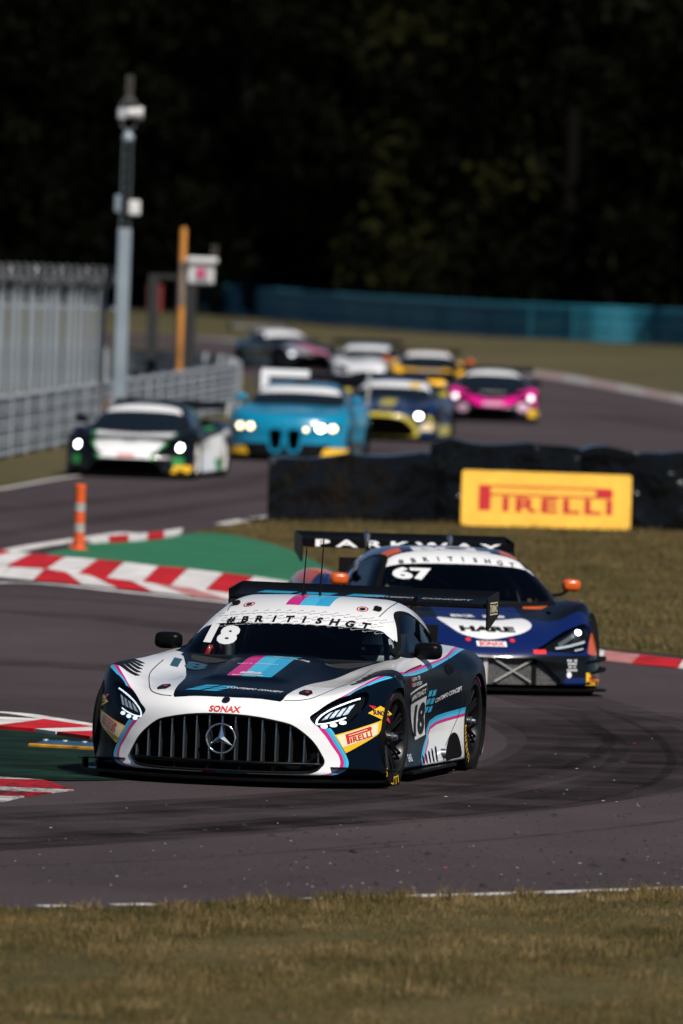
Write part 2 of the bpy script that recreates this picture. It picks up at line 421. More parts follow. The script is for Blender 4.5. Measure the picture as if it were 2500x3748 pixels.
R_D, W_D = scuffed_shaded('kerb_red_scuffed_shade', (.30, .008, .012)), scuffed_shaded('kerb_white_scuffed_shade', (.42, .41, .40))
near = [(-330, 2052), (-200, 2058), (-90, 2066), (20, 2076), (170, 2086), (282, 2106), (390, 2119), (518, 2137), (622, 2148), (750, 2164), (858, 2177), (985, 2197), (1095, 2213)]
farp = [(-110, 2010), (-30, 2020), (45, 2030), (115, 2038), (240, 2050), (357, 2060), (456, 2069), (580, 2085), (688, 2094), (817, 2110), (929, 2123), (1060, 2142), (1165, 2158)]
kerb(list(zip(near, farp)), .015, .04, [W_K, R_K])
ap_n = [(-300, 2092), (-120, 2098), (0, 2116), (120, 2126), (300, 2142), (430, 2156), (560, 2170), (700, 2186), (854, 2203), (1000, 2226)]
ap_f = [(-280, 2060), (-90, 2070), (40, 2082), (165, 2089), (240, 2100), (330, 2113), (480, 2133), (560, 2142), (700, 2160), (900, 2186)]
kerb(list(zip(ap_n, ap_f)), .012, .022, [W_K, W_K, W_K, R_K, W_K, R_K, W_K, mat('kerb_pink', (.42, .16, .15), .7, noise=(3, .35)), W_K], 'kerb_apron')
bk_n = [(250, 2004), (330, 1994), (400, 1991), (470, 1988), (540, 1982), (600, 1975), (660, 1962)]; bk_f = [(240, 1992), (320, 1978), (395, 1968), (470, 1961), (540, 1955), (600, 1948), (670, 1938)]
kerb(list(zip(bk_n, bk_f)), .05, .02, [mat('kerb_pink', (.42, .16, .15), .7, noise=(3, .35)), W_K, R_K, W_K, R_K, W_K])
l_n = [(-500, 2655), (-260, 2662), (-20, 2672), (125, 2684), (205, 2695), (330, 2712), (480, 2732), (640, 2752)]; l_f = [(-300, 2622), (-60, 2630), (160, 2640), (345, 2668), (420, 2680), (520, 2696), (650, 2716), (800, 2738)]
kerb(list(zip(l_n, l_f)), .035, .02, [R_K, W_K, R_K, W_K, R_K, W_K, R_K])
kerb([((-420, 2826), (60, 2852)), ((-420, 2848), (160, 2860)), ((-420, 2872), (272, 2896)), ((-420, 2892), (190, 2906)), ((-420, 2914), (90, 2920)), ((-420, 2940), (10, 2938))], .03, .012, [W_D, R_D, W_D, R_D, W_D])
r_n = [(1900, 2372), (2050, 2400), (2205, 2421), (2310, 2433), (2480, 2449), (2640, 2470), (2900, 2504), (3200, 2545)]; r_f = [(1900, 2340), (2060, 2362), (2215, 2385), (2345, 2400), (2500, 2418), (2660, 2440), (2900, 2474), (3200, 2516)]
kerb(list(zip(r_n, [(x, y+7) for x, y in r_f])), .012, .028, [R_K, W_K, mat('kerb_pink', (.42, .16, .15), .7, noise=(3, .35)), R_K, W_K, R_K, W_K])
fx = [1860, 1960, 2060, 2160, 2260, 2360, 2460, 2560, 2700, 2850]; fy_ = [1362, 1374, 1389, 1406, 1425, 1444, 1463, 1482, 1510, 1538]
kerb([((x, y+6), (x, y-12)) for x, y in zip(fx, fy_)], .02, .06, [mat('kerb_grey', (.26, .245, .24), .8, noise=(2, .25)), mat('kerb_rose', (.24, .17, .165), .8, noise=(2, .25))])
WL = mat('line_paint', (.55, .53, .52), .7, spec=.2, noise=(4, .3))
for P, w in (([(1130, 3297), (1500, 3286), (1850, 3277), (2500, 3256), (3400, 3228)], .085), ([(150, 3323), (260, 3321)], .06), ([(420, 3318), (560, 3315)], .06), ([(-600, 3346), (-200, 3333)], .06), ([(-300, 2062), (0, 2025), (130, 2001), (280, 1979), (470, 1952)], .14), ([(820, 1922), (960, 1898), (1300, 1866), (1800, 1854), (2600, 1862)], .14),
             ([(-400, 2597), (0, 2611), (170, 2632), (345, 2662), (560, 2706)], .10), ([(-600, 1893), (0, 1792), (260, 1747), (600, 1710)], .05), ([(700, 1236), (850, 1247), (1200, 1284), (1600, 1334), (1900, 1372)], .25), ([(-300, 2148), (100, 2136), (500, 2174), (900, 2216), (1200, 2265)], .10)):
    A_ = smooth_line(GP(P)); strip('edge_line', offset_line(A_, w), offset_line(A_, -w), .010, WL, track)
def streak(name, col, dens, sc):
    if name in MATS: return MATS[name]
    m = bpy.data.materials.new(name); m.use_nodes = True; nt = m.node_tree; nt.nodes.clear(); L = nt.links.new
    o = nt.nodes.new('ShaderNodeOutputMaterial'); t = nt.nodes.new('ShaderNodeBsdfTransparent'); d = nt.nodes.new('ShaderNodeBsdfDiffuse'); d.inputs[0].default_value = (*col, 1)
    tc = nt.nodes.new('ShaderNodeTexCoord'); n = nt.nodes.new('ShaderNodeTexNoise'); n.inputs['Scale'].default_value = sc; n.inputs['Detail'].default_value = 7; L(tc.outputs['Object'], n.inputs[0])
    r = nt.nodes.new('ShaderNodeMapRange'); r.inputs[1].default_value = .35; r.inputs[2].default_value = .68; r.inputs[3].default_value = dens*.25; r.inputs[4].default_value = dens; L(n.outputs[0], r.inputs[0])
    x = nt.nodes.new('ShaderNodeMixShader'); L(r.outputs[0], x.inputs[0]); L(t.outputs[0], x.inputs[1]); L(d.outputs[0], x.inputs[2]); L(x.outputs[0], o.inputs[0]); MATS[name] = m; return m
RUB3 = streak('rubber_soft', (.014, .012, .0125), .32, 1.1)
RUB_SH, RUB2 = streak('rubber_shade_mark', (.010, .009, .0095), .34, 5), streak('rubber_wide', (.012, .0105, .011), .24, 2.2)
def py_green(P): return P[0][1] < 2100 and P[0][0] == 300 or 2700 < P[0][1] < 2845
marks = [([(1700, 2538), (1900, 2562), (2100, 2590), (2300, 2622), (2500, 2659), (2900, 2740)], .030, RUB_SH), ([(2180, 2590), (2338, 2659), (2414, 2710), (2455, 2771), (2450, 2812), (2404, 2858), (2312, 2899), (2100, 2942), (1700, 2985), (1100, 3030), (500, 3065), (-200, 3105)], .035, RUB_SH),
         ([(2120, 2620), (2210, 2680), (2225, 2725), (2150, 2780), (2000, 2830), (1850, 2862), (1650, 2890), (1200, 2940), (500, 2975), (-200, 3010)], .05, RUB_SH), ([(2060, 2640), (2150, 2700), (2140, 2740), (2050, 2790), (1900, 2838), (1600, 2895), (1100, 2950), (300, 3000), (-300, 3030)], .22, RUB2),
         ([(2300, 2680), (2400, 2750), (2390, 2810), (2250, 2880), (1900, 2945), (1300, 3000), (400, 3075), (-300, 3125)], .20, RUB2), ([(-300, 3078), (300, 3062), (800, 3032), (1300, 2990)], .09, RUB_SH), ([(-300, 2230), (200, 2250), (700, 2300), (1200, 2370), (1800, 2500), (2300, 2640)], .5, RUB2), ([(-300, 2420), (300, 2440), (800, 2480)], .6, RUB2),
         ([(-400, 2160), (200, 2190), (800, 2240), (1300, 2310)], .12, RUB_SH), ([(1200, 3120), (1700, 3085), (2200, 3040), (2600, 2990)], .05, RUB2), ([(300, 2068), (580, 2082), (817, 2108), (1060, 2140), (1200, 2165)], .10, RUB_SH), ([(-200, 2840), (100, 2850), (300, 2862)], .25, RUB_SH), ([(-100, 2790), (200, 2810), (500, 2850)], .35, RUB_SH), ([(-200, 2760), (300, 2790)], .5, RUB2), ([(-200, 1980), (400, 1900), (900, 1830), (1300, 1780)], .3, RUB2), ([(-200, 1880), (400, 1830), (900, 1760), (1400, 1640)], .35, RUB2), ([(1400, 1560), (1800, 1520), (2200, 1530), (2700, 1600)], .6, RUB2),  # strip along the kerb's far edge paints a shadow line together with dirt
         ([(2080, 2600), (2330, 2690), (2360, 2760), (2200, 2840), (1800, 2910), (1200, 2965), (300, 3020), (-300, 3050)], .9, RUB3), ([(1980, 2650), (2080, 2720), (2030, 2780), (1850, 2840), (1500, 2895), (900, 2940), (-200, 2990)], .45, RUB3), ([(2250, 2640), (2420, 2740), (2420, 2800), (2300, 2870), (1950, 2940), (1400, 2995), (500, 3060), (-300, 3110)], .4, RUB3),
         ([(-200, 3180), (400, 3160), (1000, 3125), (1500, 3080)], .035, RUB2)]
for i, (P, w, m_) in enumerate(marks):
    A_ = smooth_line(GP(P)); strip('tyre_shade_mark', offset_line(A_, w), offset_line(A_, -w), (.019 if py_green(P) else .0062+.0007*(i % 5)), m_, track)

# loose rubber and grit thrown off the racing line
V, T_ = [], []; mi = []
for k in range(1000):
    px = rng.uniform(-300, 2800); py = 3260-abs(rng.normal(0, 1))*150
    if rng.random() < .3: py = rng.uniform(2700, 3250)
    if px < 1000 and rng.random() < .5: continue
    dk = rng.random() < .80; p = G(px, py); r = rng.uniform(.0022, .0060)*((3 if rng.random() < .06 else 1.2) if dk else .8); a = rng.uniform(0, 3.14); l = r*rng.uniform(1, 4)
    n = len(V); ca, sa = math.cos(a), math.sin(a)
    for (x, y, z) in ((-l, -r, 0), (l, -r*.7, 0), (l*.8, r, 0), (-l*.9, r*.8, 0), (0, 0, r*1.1)): V.append((p.x+x*ca-y*sa, p.y+x*sa+y*ca, .009+z))
    T_ += [(n, n+1, n+4), (n+1, n+2, n+4), (n+2, n+3, n+4), (n+3, n, n+4)]; mi += [0 if dk else (2 if rng.random() < .02 else 1)]*4
o = link('track_debris', mesh_np('track_debris', V, T_, mi, smooth=False), None, [mat('rubber_crumb', (.008, .008, .009), .8), mat('grit', (.30, .27, .25), .8), mat('red_chip', (.4, .01, .01), .6)])
tag(o, 'scattered rubber crumbs and pale grit on the asphalt', 'debris', kind='stuff')

# ---- grass blades
def blades(name, label, sampler, n, hgt, wid, z, m, lean=.5):
    P = sampler(n); n = len(P); cl = .5+.25*(np.sin(P[:, 0]*5.1+np.sin(P[:, 1]*1.7)*2)+np.sin(P[:, 0]*2.3-P[:, 1]*1.1+1)); h = (hgt[0]+(hgt[1]-hgt[0])*rng.random(n)**2)*(.45+1.1*cl); a = rng.random(n)*6.283; w = wid*(.6+.8*rng.random(n)); ln = h*lean*rng.random(n); b = rng.random(n)*6.283
    base = np.stack([P[:, 0], P[:, 1], np.full(n, z-.005)], 1); d = np.stack([np.cos(a), np.sin(a), np.zeros(n)], 1)*w[:, None]/2; l = np.stack([np.cos(b), np.sin(b), np.zeros(n)], 1)*ln[:, None]
    up = np.array([0, 0, 1.])
    v0, v1 = base-d, base+d; v2 = base+d*.7+l*.35+up*h[:, None]*.6; v3 = base-d*.7+l*.35+up*h[:, None]*.6; v4 = base+l+up*h[:, None]
    V = np.stack([v0, v1, v2, v3, v4], 1).reshape(-1, 3); k = np.arange(n)[:, None]*5
    T = np.concatenate([k+[0, 1, 2], k+[0, 2, 3], k+[3, 2, 4]], 1).reshape(-1, 3)
    o = link(name, mesh_np(name, V, T, smooth=False), None, m); tag(o, label, 'grass', kind='stuff'); return o
BLADE = noise_mat('grass_blade', [(.30, (.022, .022, .006)), (.42, (.055, .045, .013)), (.52, (.102, .074, .024)), (.62, (.17, .112, .044)), (.76, (.27, .185, .085))], [(.8, .60), (5, .20)], rough=.7, spec=.2, island=.20)
ex, ey = np.array([p.x for p in fg]), np.array([p.y for p in fg]); od = np.argsort(ex); ex, ey = ex[od], ey[od]
def s_fg(n):
    x = rng.uniform(-3.4, 4.4, n); e = np.interp(x, ex, ey); y = e-(rng.random(n)**1.15)*(e-45.5)
    return np.stack([x, y], 1)
blades('verge_grass', 'dry olive grass along the near edge of the track', s_fg, 230000, (.010, .038), .0055, .0045, BLADE)
def s_edge(n):
    x = rng.uniform(-3.4, 4.4, n); cl = np.sin(x*7.3)+np.sin(x*17.1+1)+np.sin(x*3.1+2); x = x[cl+rng.normal(0, .8, n) > .0]
    return np.stack([x, np.interp(x, ex, ey)+rng.normal(-.05, .10, len(x))], 1)
blades('verge_tufts', 'taller grass tufts hanging over the near track edge', s_edge, 16000, (.018, .06), .006, .0045, BLADE)
def s_clump(n):
    k = 150; cx = rng.uniform(-3.4, 4.4, k); cy = np.interp(cx, ex, ey)-rng.random(k)**1.6*9-.05; i = rng.integers(0, k, n)
    return np.stack([cx[i]+rng.normal(0, .05, n), cy[i]+rng.normal(0, .05, n)], 1)
STRAW = noise_mat('straw_blade', [(.3, (.07, .052, .018)), (.5, (.15, .105, .042)), (.7, (.28, .20, .10))], [(2.0, .5), (9, .2)], rough=.7, spec=.2, island=.3)
blades('straw_tufts', 'pale straw tufts standing in the near verge', s_clump, 12000, (.03, .085), .005, .0045, STRAW, .8)
def poly_sampler(P):
    P = np.array([(p.x, p.y) for p in P])
    def f(n):
        lo, hi = P.min(0), P.max(0); lo = np.maximum(lo, [-6, 60]); hi = np.minimum(hi, [9, 150])
        Q = lo+(hi-lo)*rng.random((n*2, 2)); return Q[poly_sd(P, Q[:, 0], Q[:, 1]) < 0][:n]
    return f
def off_green(f, gp):
    gp = np.array([(p.x, p.y) for p in gp])
    def g(n):
        Q = f(n); return Q[poly_sd(gp, Q[:, 0], Q[:, 1]) > .02]
    return g
blades('infield_grass', 'short dry grass on the infield behind the cars', off_green(poly_sampler(isl_back+isl_front), green+green2), 130000, (.02, .07), .013, .012, BLADE)

# ---- wood on the rising ground behind
hill = []
for i in range(41):
    for j in range(9):
        x = -200+10*i; y = 640+j*25; hill.append((x, y, max(0, (y-655)*.22)+2.0*math.sin(x*.05+j)*min(1, j/3)-(.5 if j == 0 else 0)))
tag(link('hill', MB().add(hill, [(i*9+j, (i+1)*9+j, (i+1)*9+j+1, i*9+j+1) for i in range(40) for j in range(8)]).mesh('hill', 80), None, mat('hill_soil', (.010, .011, .005), .95, spec=.05, noise=(.05, .4))), kind='structure')
LEAF2 = noise_mat('olive_leaf_sunlit', [(.25, (.003, .0035, .001)), (.5, (.0095, .010, .003)), (.75, (.019, .018, .0055))], [(.12, .5), (.6, .2)], rough=.9, spec=.03, island=.1)  # lighter copy of the leaf colour, sunlight on a few crowns painted in
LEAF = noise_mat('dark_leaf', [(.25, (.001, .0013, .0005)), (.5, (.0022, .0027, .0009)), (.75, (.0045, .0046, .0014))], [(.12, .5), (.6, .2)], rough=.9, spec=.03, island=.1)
BARK = mat('bark', (.004, .0035, .003), .95, spec=.05)
def tree_proto(seed, ht, rad, n):
    r = np.random.default_rng(seed); nc = 34; C = []
    for k in range(nc):
        t = r.uniform(.04, 1); rr = rad*(math.sin(min(1, (1.06-t)*1.5)*math.pi/2)**.7)*(.35+.65*r.random()); a = r.uniform(0, 6.283)
        C.append((rr*math.cos(a), rr*math.sin(a), ht*t*.95, rad*r.uniform(.28, .5)))
    C = np.array(C); ci = r.integers(0, nc, n); d = r.normal(size=(n, 3)); d /= np.linalg.norm(d, axis=1)[:, None]; p = C[ci, :3]+d*(C[ci, 3:4]*r.random((n, 1))**.33)*[1, 1, .8]
    u = r.normal(size=(n, 3)); u /= np.linalg.norm(u, axis=1)[:, None]; w = np.cross(u, r.normal(size=(n, 3))); w /= np.linalg.norm(w, axis=1)[:, None]; s = r.uniform(.22, .5, (n, 1))
    V = np.stack([p-u*s, p+w*s*.6, p+u*s, p-w*s*.6], 1).reshape(-1, 3); T = np.arange(4*n).reshape(-1, 4)
    cr = mesh_np('crown', V, T, smooth=False); cr.materials.append(LEAF)
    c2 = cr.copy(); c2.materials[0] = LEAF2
    mb = MB(); mb.tube([(0, 0, -1), (.1, 0, ht*.3), (-.1, .1, ht*.6), (0, 0, ht*.85)], [.45, .36, .22, .06], 8)
    for k in range(9):
        c = C[k]; z = c[2]*.6; mb.tube([(0, 0, z), (c[0]*.5, c[1]*.5, z+(c[2]-z)*.6), (c[0], c[1], c[2])], [.16, .10, .04], 5)
    tr = mb.mesh('trunk', 60); tr.materials.append(BARK); return cr, tr, c2
PROT = [tree_proto(11, 21, 5.6, 5200), tree_proto(12, 24, 6.4, 6000), tree_proto(13, 18, 5.0, 4600)]
by = lambda x: min(640, max(440, 537-4.35*x))
spots = []
for row, (y, h0, dx) in enumerate(((-1, 0, 6.0), (-2, 0, 7.5), (650, 2, 8.0), (676, 6, 9.0))):
    for k in range(-8, 9):
        x = k*dx+rng.uniform(-2, 2)+(dx/2 if row % 2 else 0); yy = (by(x)+22 if y == -1 else by(x)+45 if y == -2 else y)+rng.uniform(-4, 4)
        spots.append((x, yy, max(0, (yy-655)*.22), row))
for i, (x, y, z, row) in enumerate(spots):
    e = empty('tree', (x, y, z-.3), rng.uniform(0, 6.28)); s = rng.uniform(.9, 1.15)*(1.1 if row > 1 else 1); e.scale = (s, s, s*rng.uniform(.95, 1.15))
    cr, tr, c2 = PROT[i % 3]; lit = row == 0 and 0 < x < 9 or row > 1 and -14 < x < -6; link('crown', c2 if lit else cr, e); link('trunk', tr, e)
    tag(e, 'olive green tree, sun put into its leaf colour, in the dark wood' if lit else 'dark broad-leaved tree in the shadowy wood behind the blue barrier', 'tree', 'trees of the wood coloured as sunlit' if lit else 'trees of the wood')
# ------------------------------------------------------------------ barriers, fence, mast and trackside things
W_PROF = [(.0, -.155), (.04, -.15), (.075, -.11), (.075, -.075), (.02, -.03), (.02, .03), (.075, .075), (.075, .11), (.04, .15), (.0, .155)]
def rail(name, P, z, prof, m, parent, side=1):
    V = []; n = len(prof); Q = [Vector((p[0], p[1], 0)) for p in P]
    for i, p in enumerate(Q):
        t = (Q[min(i+1, len(Q)-1)]-Q[max(i-1, 0)]).normalized(); nn = Vector((t.y, -t.x, 0))*side
        V += [(p.x+nn.x*d, p.y+nn.y*d, z+h) for d, h in prof]
    Fs = [(i*n+k, (i+1)*n+k, (i+1)*n+k+1, i*n+k+1) for i in range(len(Q)-1) for k in range(n-1)]
    return link(name, MB().add(V, Fs).mesh(name, 60), parent, m)
GALV = mat('galvanised', (.28, .305, .33), .5, .35, noise=(1.5, .25)); GALVB = mat('galvanised_bright', (.45, .46, .48), .45, .4, noise=(3, .3))
arm = [Vector((-8.8, 108, 0)), Vector((-7.2, 140, 0)), Vector((-5.65, 170.9, 0)), Vector((-4.1, 201, 0)), Vector((-3.0, 222, 0)), Vector((-2.55, 231, 0)), Vector((-2.50, 238, 0)), Vector((-2.75, 246, 0)), Vector((-3.4, 252, 0)), Vector((-4.6, 256, 0)), Vector((-9, 260, 0))]
arm = smooth_line(arm, 5); gr = empty('guard_rail', (0, 0, 0)); tag(gr, 'grey galvanised guard rail of stacked beams curving round in front of the fence', 'guard rail')
for k in range(4): rail('beam', arm, .15+.255*k, [(d, h*.80) for d, h in W_PROF], GALV, gr)
L_ = 0; nx = 0
for a, b in zip(arm[:-1], arm[1:]):
    d = (b-a).length; t = (b-a).normalized(); nn = Vector((t.y, -t.x, 0))
    while nx < L_+d:
        p = a+t*(nx-L_); mb = MB(); R = Matrix.Rotation(math.atan2(t.y, t.x), 3, 'Z')
        mb.box((p.x+nn.x*.085, p.y+nn.y*.085, .50), (.09, .02, 1.02), R); mb.box((p.x-nn.x*.06, p.y-nn.y*.06, .52), (.10, .10, 1.06), R); link('post', mb.mesh('post'), gr, GALVB); nx += 3.2
    L_ += d
# far blue barrier
far = smooth_line(GP([(-900, 1045), (0, 1092), (450, 1118), (750, 1142), (1250, 1195), (1700, 1230), (2100, 1251), (2500, 1268), (3300, 1318), (4500, 1400)]), 5)
BL = mat('blue_barrier', (.010, .135, .195), .6, noise=(.2, .12)); BL2 = mat('blue_barrier_light', (.018, .185, .26), .55, noise=(.2, .12))
fb = empty('barrier', (0, 0, 0)); tag(fb, 'long blue crash barrier with horizontal bands in front of the dark wood', 'barrier')
for k in range(5): rail('beam', far, .20+.32*k, [(d*1.2, h*.98) for d, h in W_PROF], BL if k % 2 else BL2, fb, 1)
for i in range(2, len(far)-2, 2):
    p = far[i]; t = (far[i+1]-far[i-1]).normalized(); mb = MB(); mb.box((p.x-t.y*.10*-1, p.y-t.x*.10, .84), (.14, .06, 1.66), Matrix.Rotation(math.atan2(t.y, t.x), 3, 'Z')); link('post', mb.mesh('post'), fb, BL)
# tyre walls wrapped in black plastic
PLASTIC = mat('black_plastic', (.003, .0034, .0042), .17, 0, 0, spec=.3, bump=(2.4, .9, .14))
def wrapped_wall(name, label, x0, x1, y0, y1, h, dep, seed, lump=.06):
    r = np.random.default_rng(seed); ph = r.uniform(0, 6.28, (14, 4)); fr_ = r.uniform(.5, 4.2, (14, 2)); am = .35/fr_.sum(1)**.8
    n = int((x1-x0)/.045); prof = []
    for t in np.linspace(0, 1, 34):
        if t < .45: prof.append((0, h*t/.45)); 
        elif t < .78: prof.append((dep*(t-.45)/.33, h))
        else: prof.append((dep, h*(1-(t-.78)/.22)))
    V = []; Fs = []; m = len(prof)
    for i in range(n+1):
        u = i/n; x = x0+(x1-x0)*u; yb = y0+(y1-y0)*u; end = min(1, min(u, 1-u)*n/5)**.5
        for j, (d, z) in enumerate(prof):
            q = sum(a*math.sin(f[0]*x*2.2+f[1]*(z+d)*2.4+p[0])*math.sin(f[1]*x*1.1-f[0]*z*1.7+p[1]) for a, f, p in zip(am, fr_, ph))*lump
            sag = abs(math.sin(x*3.1+seed))*.05+.04*math.sin(x*1.3+seed)
            rd = .07 if 0 < z < h else .0
            V.append((x, yb+dep*.5+(d-dep*.5)*(.85+.15*end)+q*(1 if d == 0 else -.5), max(0, (z-(sag if z > h*.6 else sag*z/h))*(.93+.07*end)+q*.4*(z > .05))))
    Fs = [(i*m+j, (i+1)*m+j, (i+1)*m+j+1, i*m+j+1) for i in range(n) for j in range(m-1)]+[tuple(range(m)), tuple(n*m+j for j in range(m))[::-1]]
    o = link(name, MB().add(V, Fs).mesh(name, 75), None, PLASTIC)
    tag(o, label, 'tyre wall', 'plastic-wrapped tyre walls'); return o
wrapped_wall('tyre_wall', 'low tyre wall wrapped in wrinkled black plastic left of the yellow board', -.98, 1.27, 136.6, 138.7, .93, .9, 3)
wrapped_wall('tyre_wall', 'black plastic tyre wall standing behind the yellow board', 1.16, 3.20, 139.2, 139.0, 1.17, .9, 5)
wrapped_wall('tyre_wall', 'black plastic tyre wall running out of the frame past the yellow board', 3.12, 9.5, 139.1, 138.6, 1.12, .9, 8, .10)
# advertising board
bd = empty('advertising_board', (2.72, 138.15, .0), math.radians(1)); tag(bd, 'yellow board with red tyre-maker lettering against the black tyre wall', 'board')
tilt = Matrix.Rotation(math.radians(-6), 3, 'X'); bw, bh = 2.26, .74
cor = [(sx*(bw/2-.04)+.04*math.cos(a), bh/2+sz*(bh/2-.04)+.04*math.sin(a)) for sx, sz, a0 in ((1, -1, -1.571), (1, 1, 0), (-1, 1, 1.571), (-1, -1, 3.1416)) for a in np.linspace(a0, a0+1.571, 5)]
fnb = lambda u, v, d: tilt @ Vector((u, d, v+.02))
mb = MB(); mb.prism(cor, 0, .025, fnb); link('panel', mb.mesh('panel'), bd, mat('board_yellow', (.92, .50, .05), .5, 0, .1, noise=(5, .10)))
for s in (-1, 1):
    mb = MB(); mb.tube([tuple(fnb(s*.8, .5, .03)), (s*.8, .5, .0)], .018, 6); link('stay', mb.mesh('stay'), bd, P_('matte') if 'P_' in globals() else mat('stay_black', (.01, .01, .01), .7))
def board_logo():
    def tx(t, h, w):
        c = bpy.data.curves.new('t', 'FONT'); c.body = t; c.size = 1; c.offset = .035; c.resolution_u = 3; c.fill_mode = 'FRONT'; c.space_character = 1.25
        o = bpy.data.objects.new('t', c); me = bpy.data.meshes.new_from_object(o); V = np.array([v.co[:2] for v in me.vertices]); Fs = [tuple(p.vertices) for p in me.polygons]
        V = (V-V.min(0))/np.ptp(V, axis=0)*[w, h]; bpy.data.objects.remove(o); bpy.data.curves.remove(c); return V, Fs
    V, Fs = tx('IRELLI', .20, 1.46); V = V+[-.58, .20]
    return V, Fs, [[(-.90, .21), (-.74, .21), (-.74, .55), (-.90, .55)], [(-.74, .55), (-.74, .525), (.70, .525), (.70, .55)], [(-.74, .44), (-.74, .415), (.70, .415), (.70, .44)], [(.66, .415), (.86, .415), (.885, .445), (.885, .52), (.86, .55), (.66, .55)]]
lv, lf, lq = board_logo(); mb = MB(); mb.add([tuple(fnb(u, v, -.004)) for u, v in lv], lf); link('board_lettering', mb.mesh('board_lettering'), bd, mat('board_red', (.52, .010, .015), .5))
mb = MB()
for q in lq: mb.poly([tuple(fnb(u, v, -.004)) for u, v in q])
link('board_lettering', mb.mesh('board_lettering'), bd, mat('board_red', (.52, .010, .015), .5))
# orange marker post
p = G(287, 2016); bo = empty('marker_post', p); tag(bo, 'orange marker post with two pale bands on the green painted corner', 'post')
mb = MB(); mb.lathe([(0, 0), (.11, 0), (.11, .025), (.07, .04), (.066, .06), (.062, .70), (.066, .72), (.066, .765), (.05, .78), (0, .78)], 20, 'Z'); link('post', mb.mesh('post', 45), bo, mat('marker_orange', (.62, .085, .012), .5, noise=(8, .15)))
for z in (.22, .46):
    mb = MB(); mb.lathe([(.067, z), (.067, z+.10)], 20, 'Z'); link('band', mb.mesh('band', 45), bo, mat('marker_band', (.32, .30, .29), .5, noise=(14, .35)))
# yellow sausage kerb on the painted corner
a, b = G(120, 2734), G(430, 2752); sk = empty('sausage_kerb', a, math.atan2((b-a).y, (b-a).x)); tag(sk, 'low yellow sausage kerb, sky sheen coloured blue on top, beside the front car', 'kerb'); L0 = (b-a).length
mb = MB(); nseg = 14; V = []; pr = [(-.08, 0), (-.075, .022), (-.045, .048), (0, .058), (.045, .048), (.075, .022), (.08, 0)]
for i in range(nseg+1):
    u = i/nseg; s = min(1, u*5+.12)**.5*min(1, (1-u)*5+.12)**.5; V += [(u*L0, d*s, h*s) for d, h in pr]
mb.add(V, [(i*7+k, (i+1)*7+k, (i+1)*7+k+1, i*7+k+1) for i in range(nseg) for k in range(6)]); link('hump', mb.mesh('hump', 60), sk, mat('sausage_sky_sheen', (.02, .06, .11), .4, noise=(6, .3)))  # hump coloured blue to stand for sky sheen on a yellow kerb
mb = MB(); mb.box((L0*.5, -.095, .016), (L0*.94, .06, .03), None, .008); link('yellow_edge', mb.mesh('yellow_edge'), sk, mat('sausage_yellow', (.34, .16, .008), .5, noise=(9, .6)))
for i in range(4):
    mb = MB(); mb.lathe([(0, .062), (.02, .062), (.022, .05)], 10, 'Z', (L0*(.15+.23*i), 0, 0)); link('bolt', mb.mesh('bolt'), sk, GALVB)
# palisade fence with curled-over tops
fe = empty('palisade_fence', (0, 0, 0)); tag(fe, 'tall pale steel palisade fence with curled tops beside the mast', 'fence')
fa, fbp = Vector((-9.6, 187, 0)), Vector((-4.30, 191.5, 0)); FL = (fbp-fa).length; ft = (fbp-fa).normalized(); fn = Vector((ft.y, -ft.x, 0))
PALE = mat('palisade_steel', (.24, .27, .30), .55, .25, noise=(2, .2))
def pale_mesh():
    path = [(0, 0), (0, 2.62), (.03, 2.75), (.11, 2.87), (.22, 2.93), (.33, 2.92)]; V = []; Fs = []; xs = [(-.048, .0), (-.026, .018), (0, .004), (.026, .018), (.048, 0)]
    for i, (d, z) in enumerate(path):
        w = 1 if i < 4 else (.8 if i < 5 else .25); V += [(u*w, -d-o, z) for u, o in xs]
    return MB().add(V, [(i*5+k, (i+1)*5+k, (i+1)*5+k+1, i*5+k+1) for i in range(len(path)-1) for k in range(4)]).mesh('pale', 60)
pm = pale_mesh(); pm.materials.append(PALE); nP = int(FL/.145)
for i in range(nP):
    q = fa+ft*(i*.145); o = link('pale', pm, fe); o.location = (q.x, q.y, 0); o.rotation_euler = (rng.normal(0, .006), rng.normal(0, .006), math.atan2(ft.y, ft.x))
for z in (.45, 2.42):
    mb = MB(); c = (fa+fbp)/2; mb.box((c.x-fn.x*.03, c.y-fn.y*.03, z), (FL, .05, .06), Matrix.Rotation(math.atan2(ft.y, ft.x), 3, 'Z')); link('fence_rail', mb.mesh('fence_rail'), fe, PALE)
for i in range(0, nP, 19):
    q = fa+ft*(i*.145)-fn*.08; mb = MB(); mb.box((q.x, q.y, 1.3), (.1, .1, 2.6)); link('fence_post', mb.mesh('fence_post'), fe, PALE)
# coiled wire along the top
mb = MB(); cw = []
for i in range(int(FL*90)):
    t = i/90; a = t*6.283*5; q = fa+ft*t; cw.append((q.x+fn.x*(.16+.17*math.cos(a)), q.y+fn.y*(.16+.17*math.cos(a)), 3.02+.17*math.sin(a)))
mb.tube(cw, .011, 4); link('coiled_wire', mb.mesh('coiled_wire', 60), fe, GALVB)
# banking behind the fence base
mb = MB(); Q = [(-12, 190), (-9.6, 189.0), (-7, 190.6), (-4.4, 192.2), (-4.2, 196), (-12, 196)]; mb.prism(Q, 0, .75, lambda u, v, d: (u, v+d*.6, d)); tag(link('earth_bank', mb.mesh('earth_bank'), None, noise_mat('bank_soil', [(.3, (.07, .05, .04)), (.6, (.13, .09, .07))], [(1.5, .6), (9, .4)])), kind='structure')
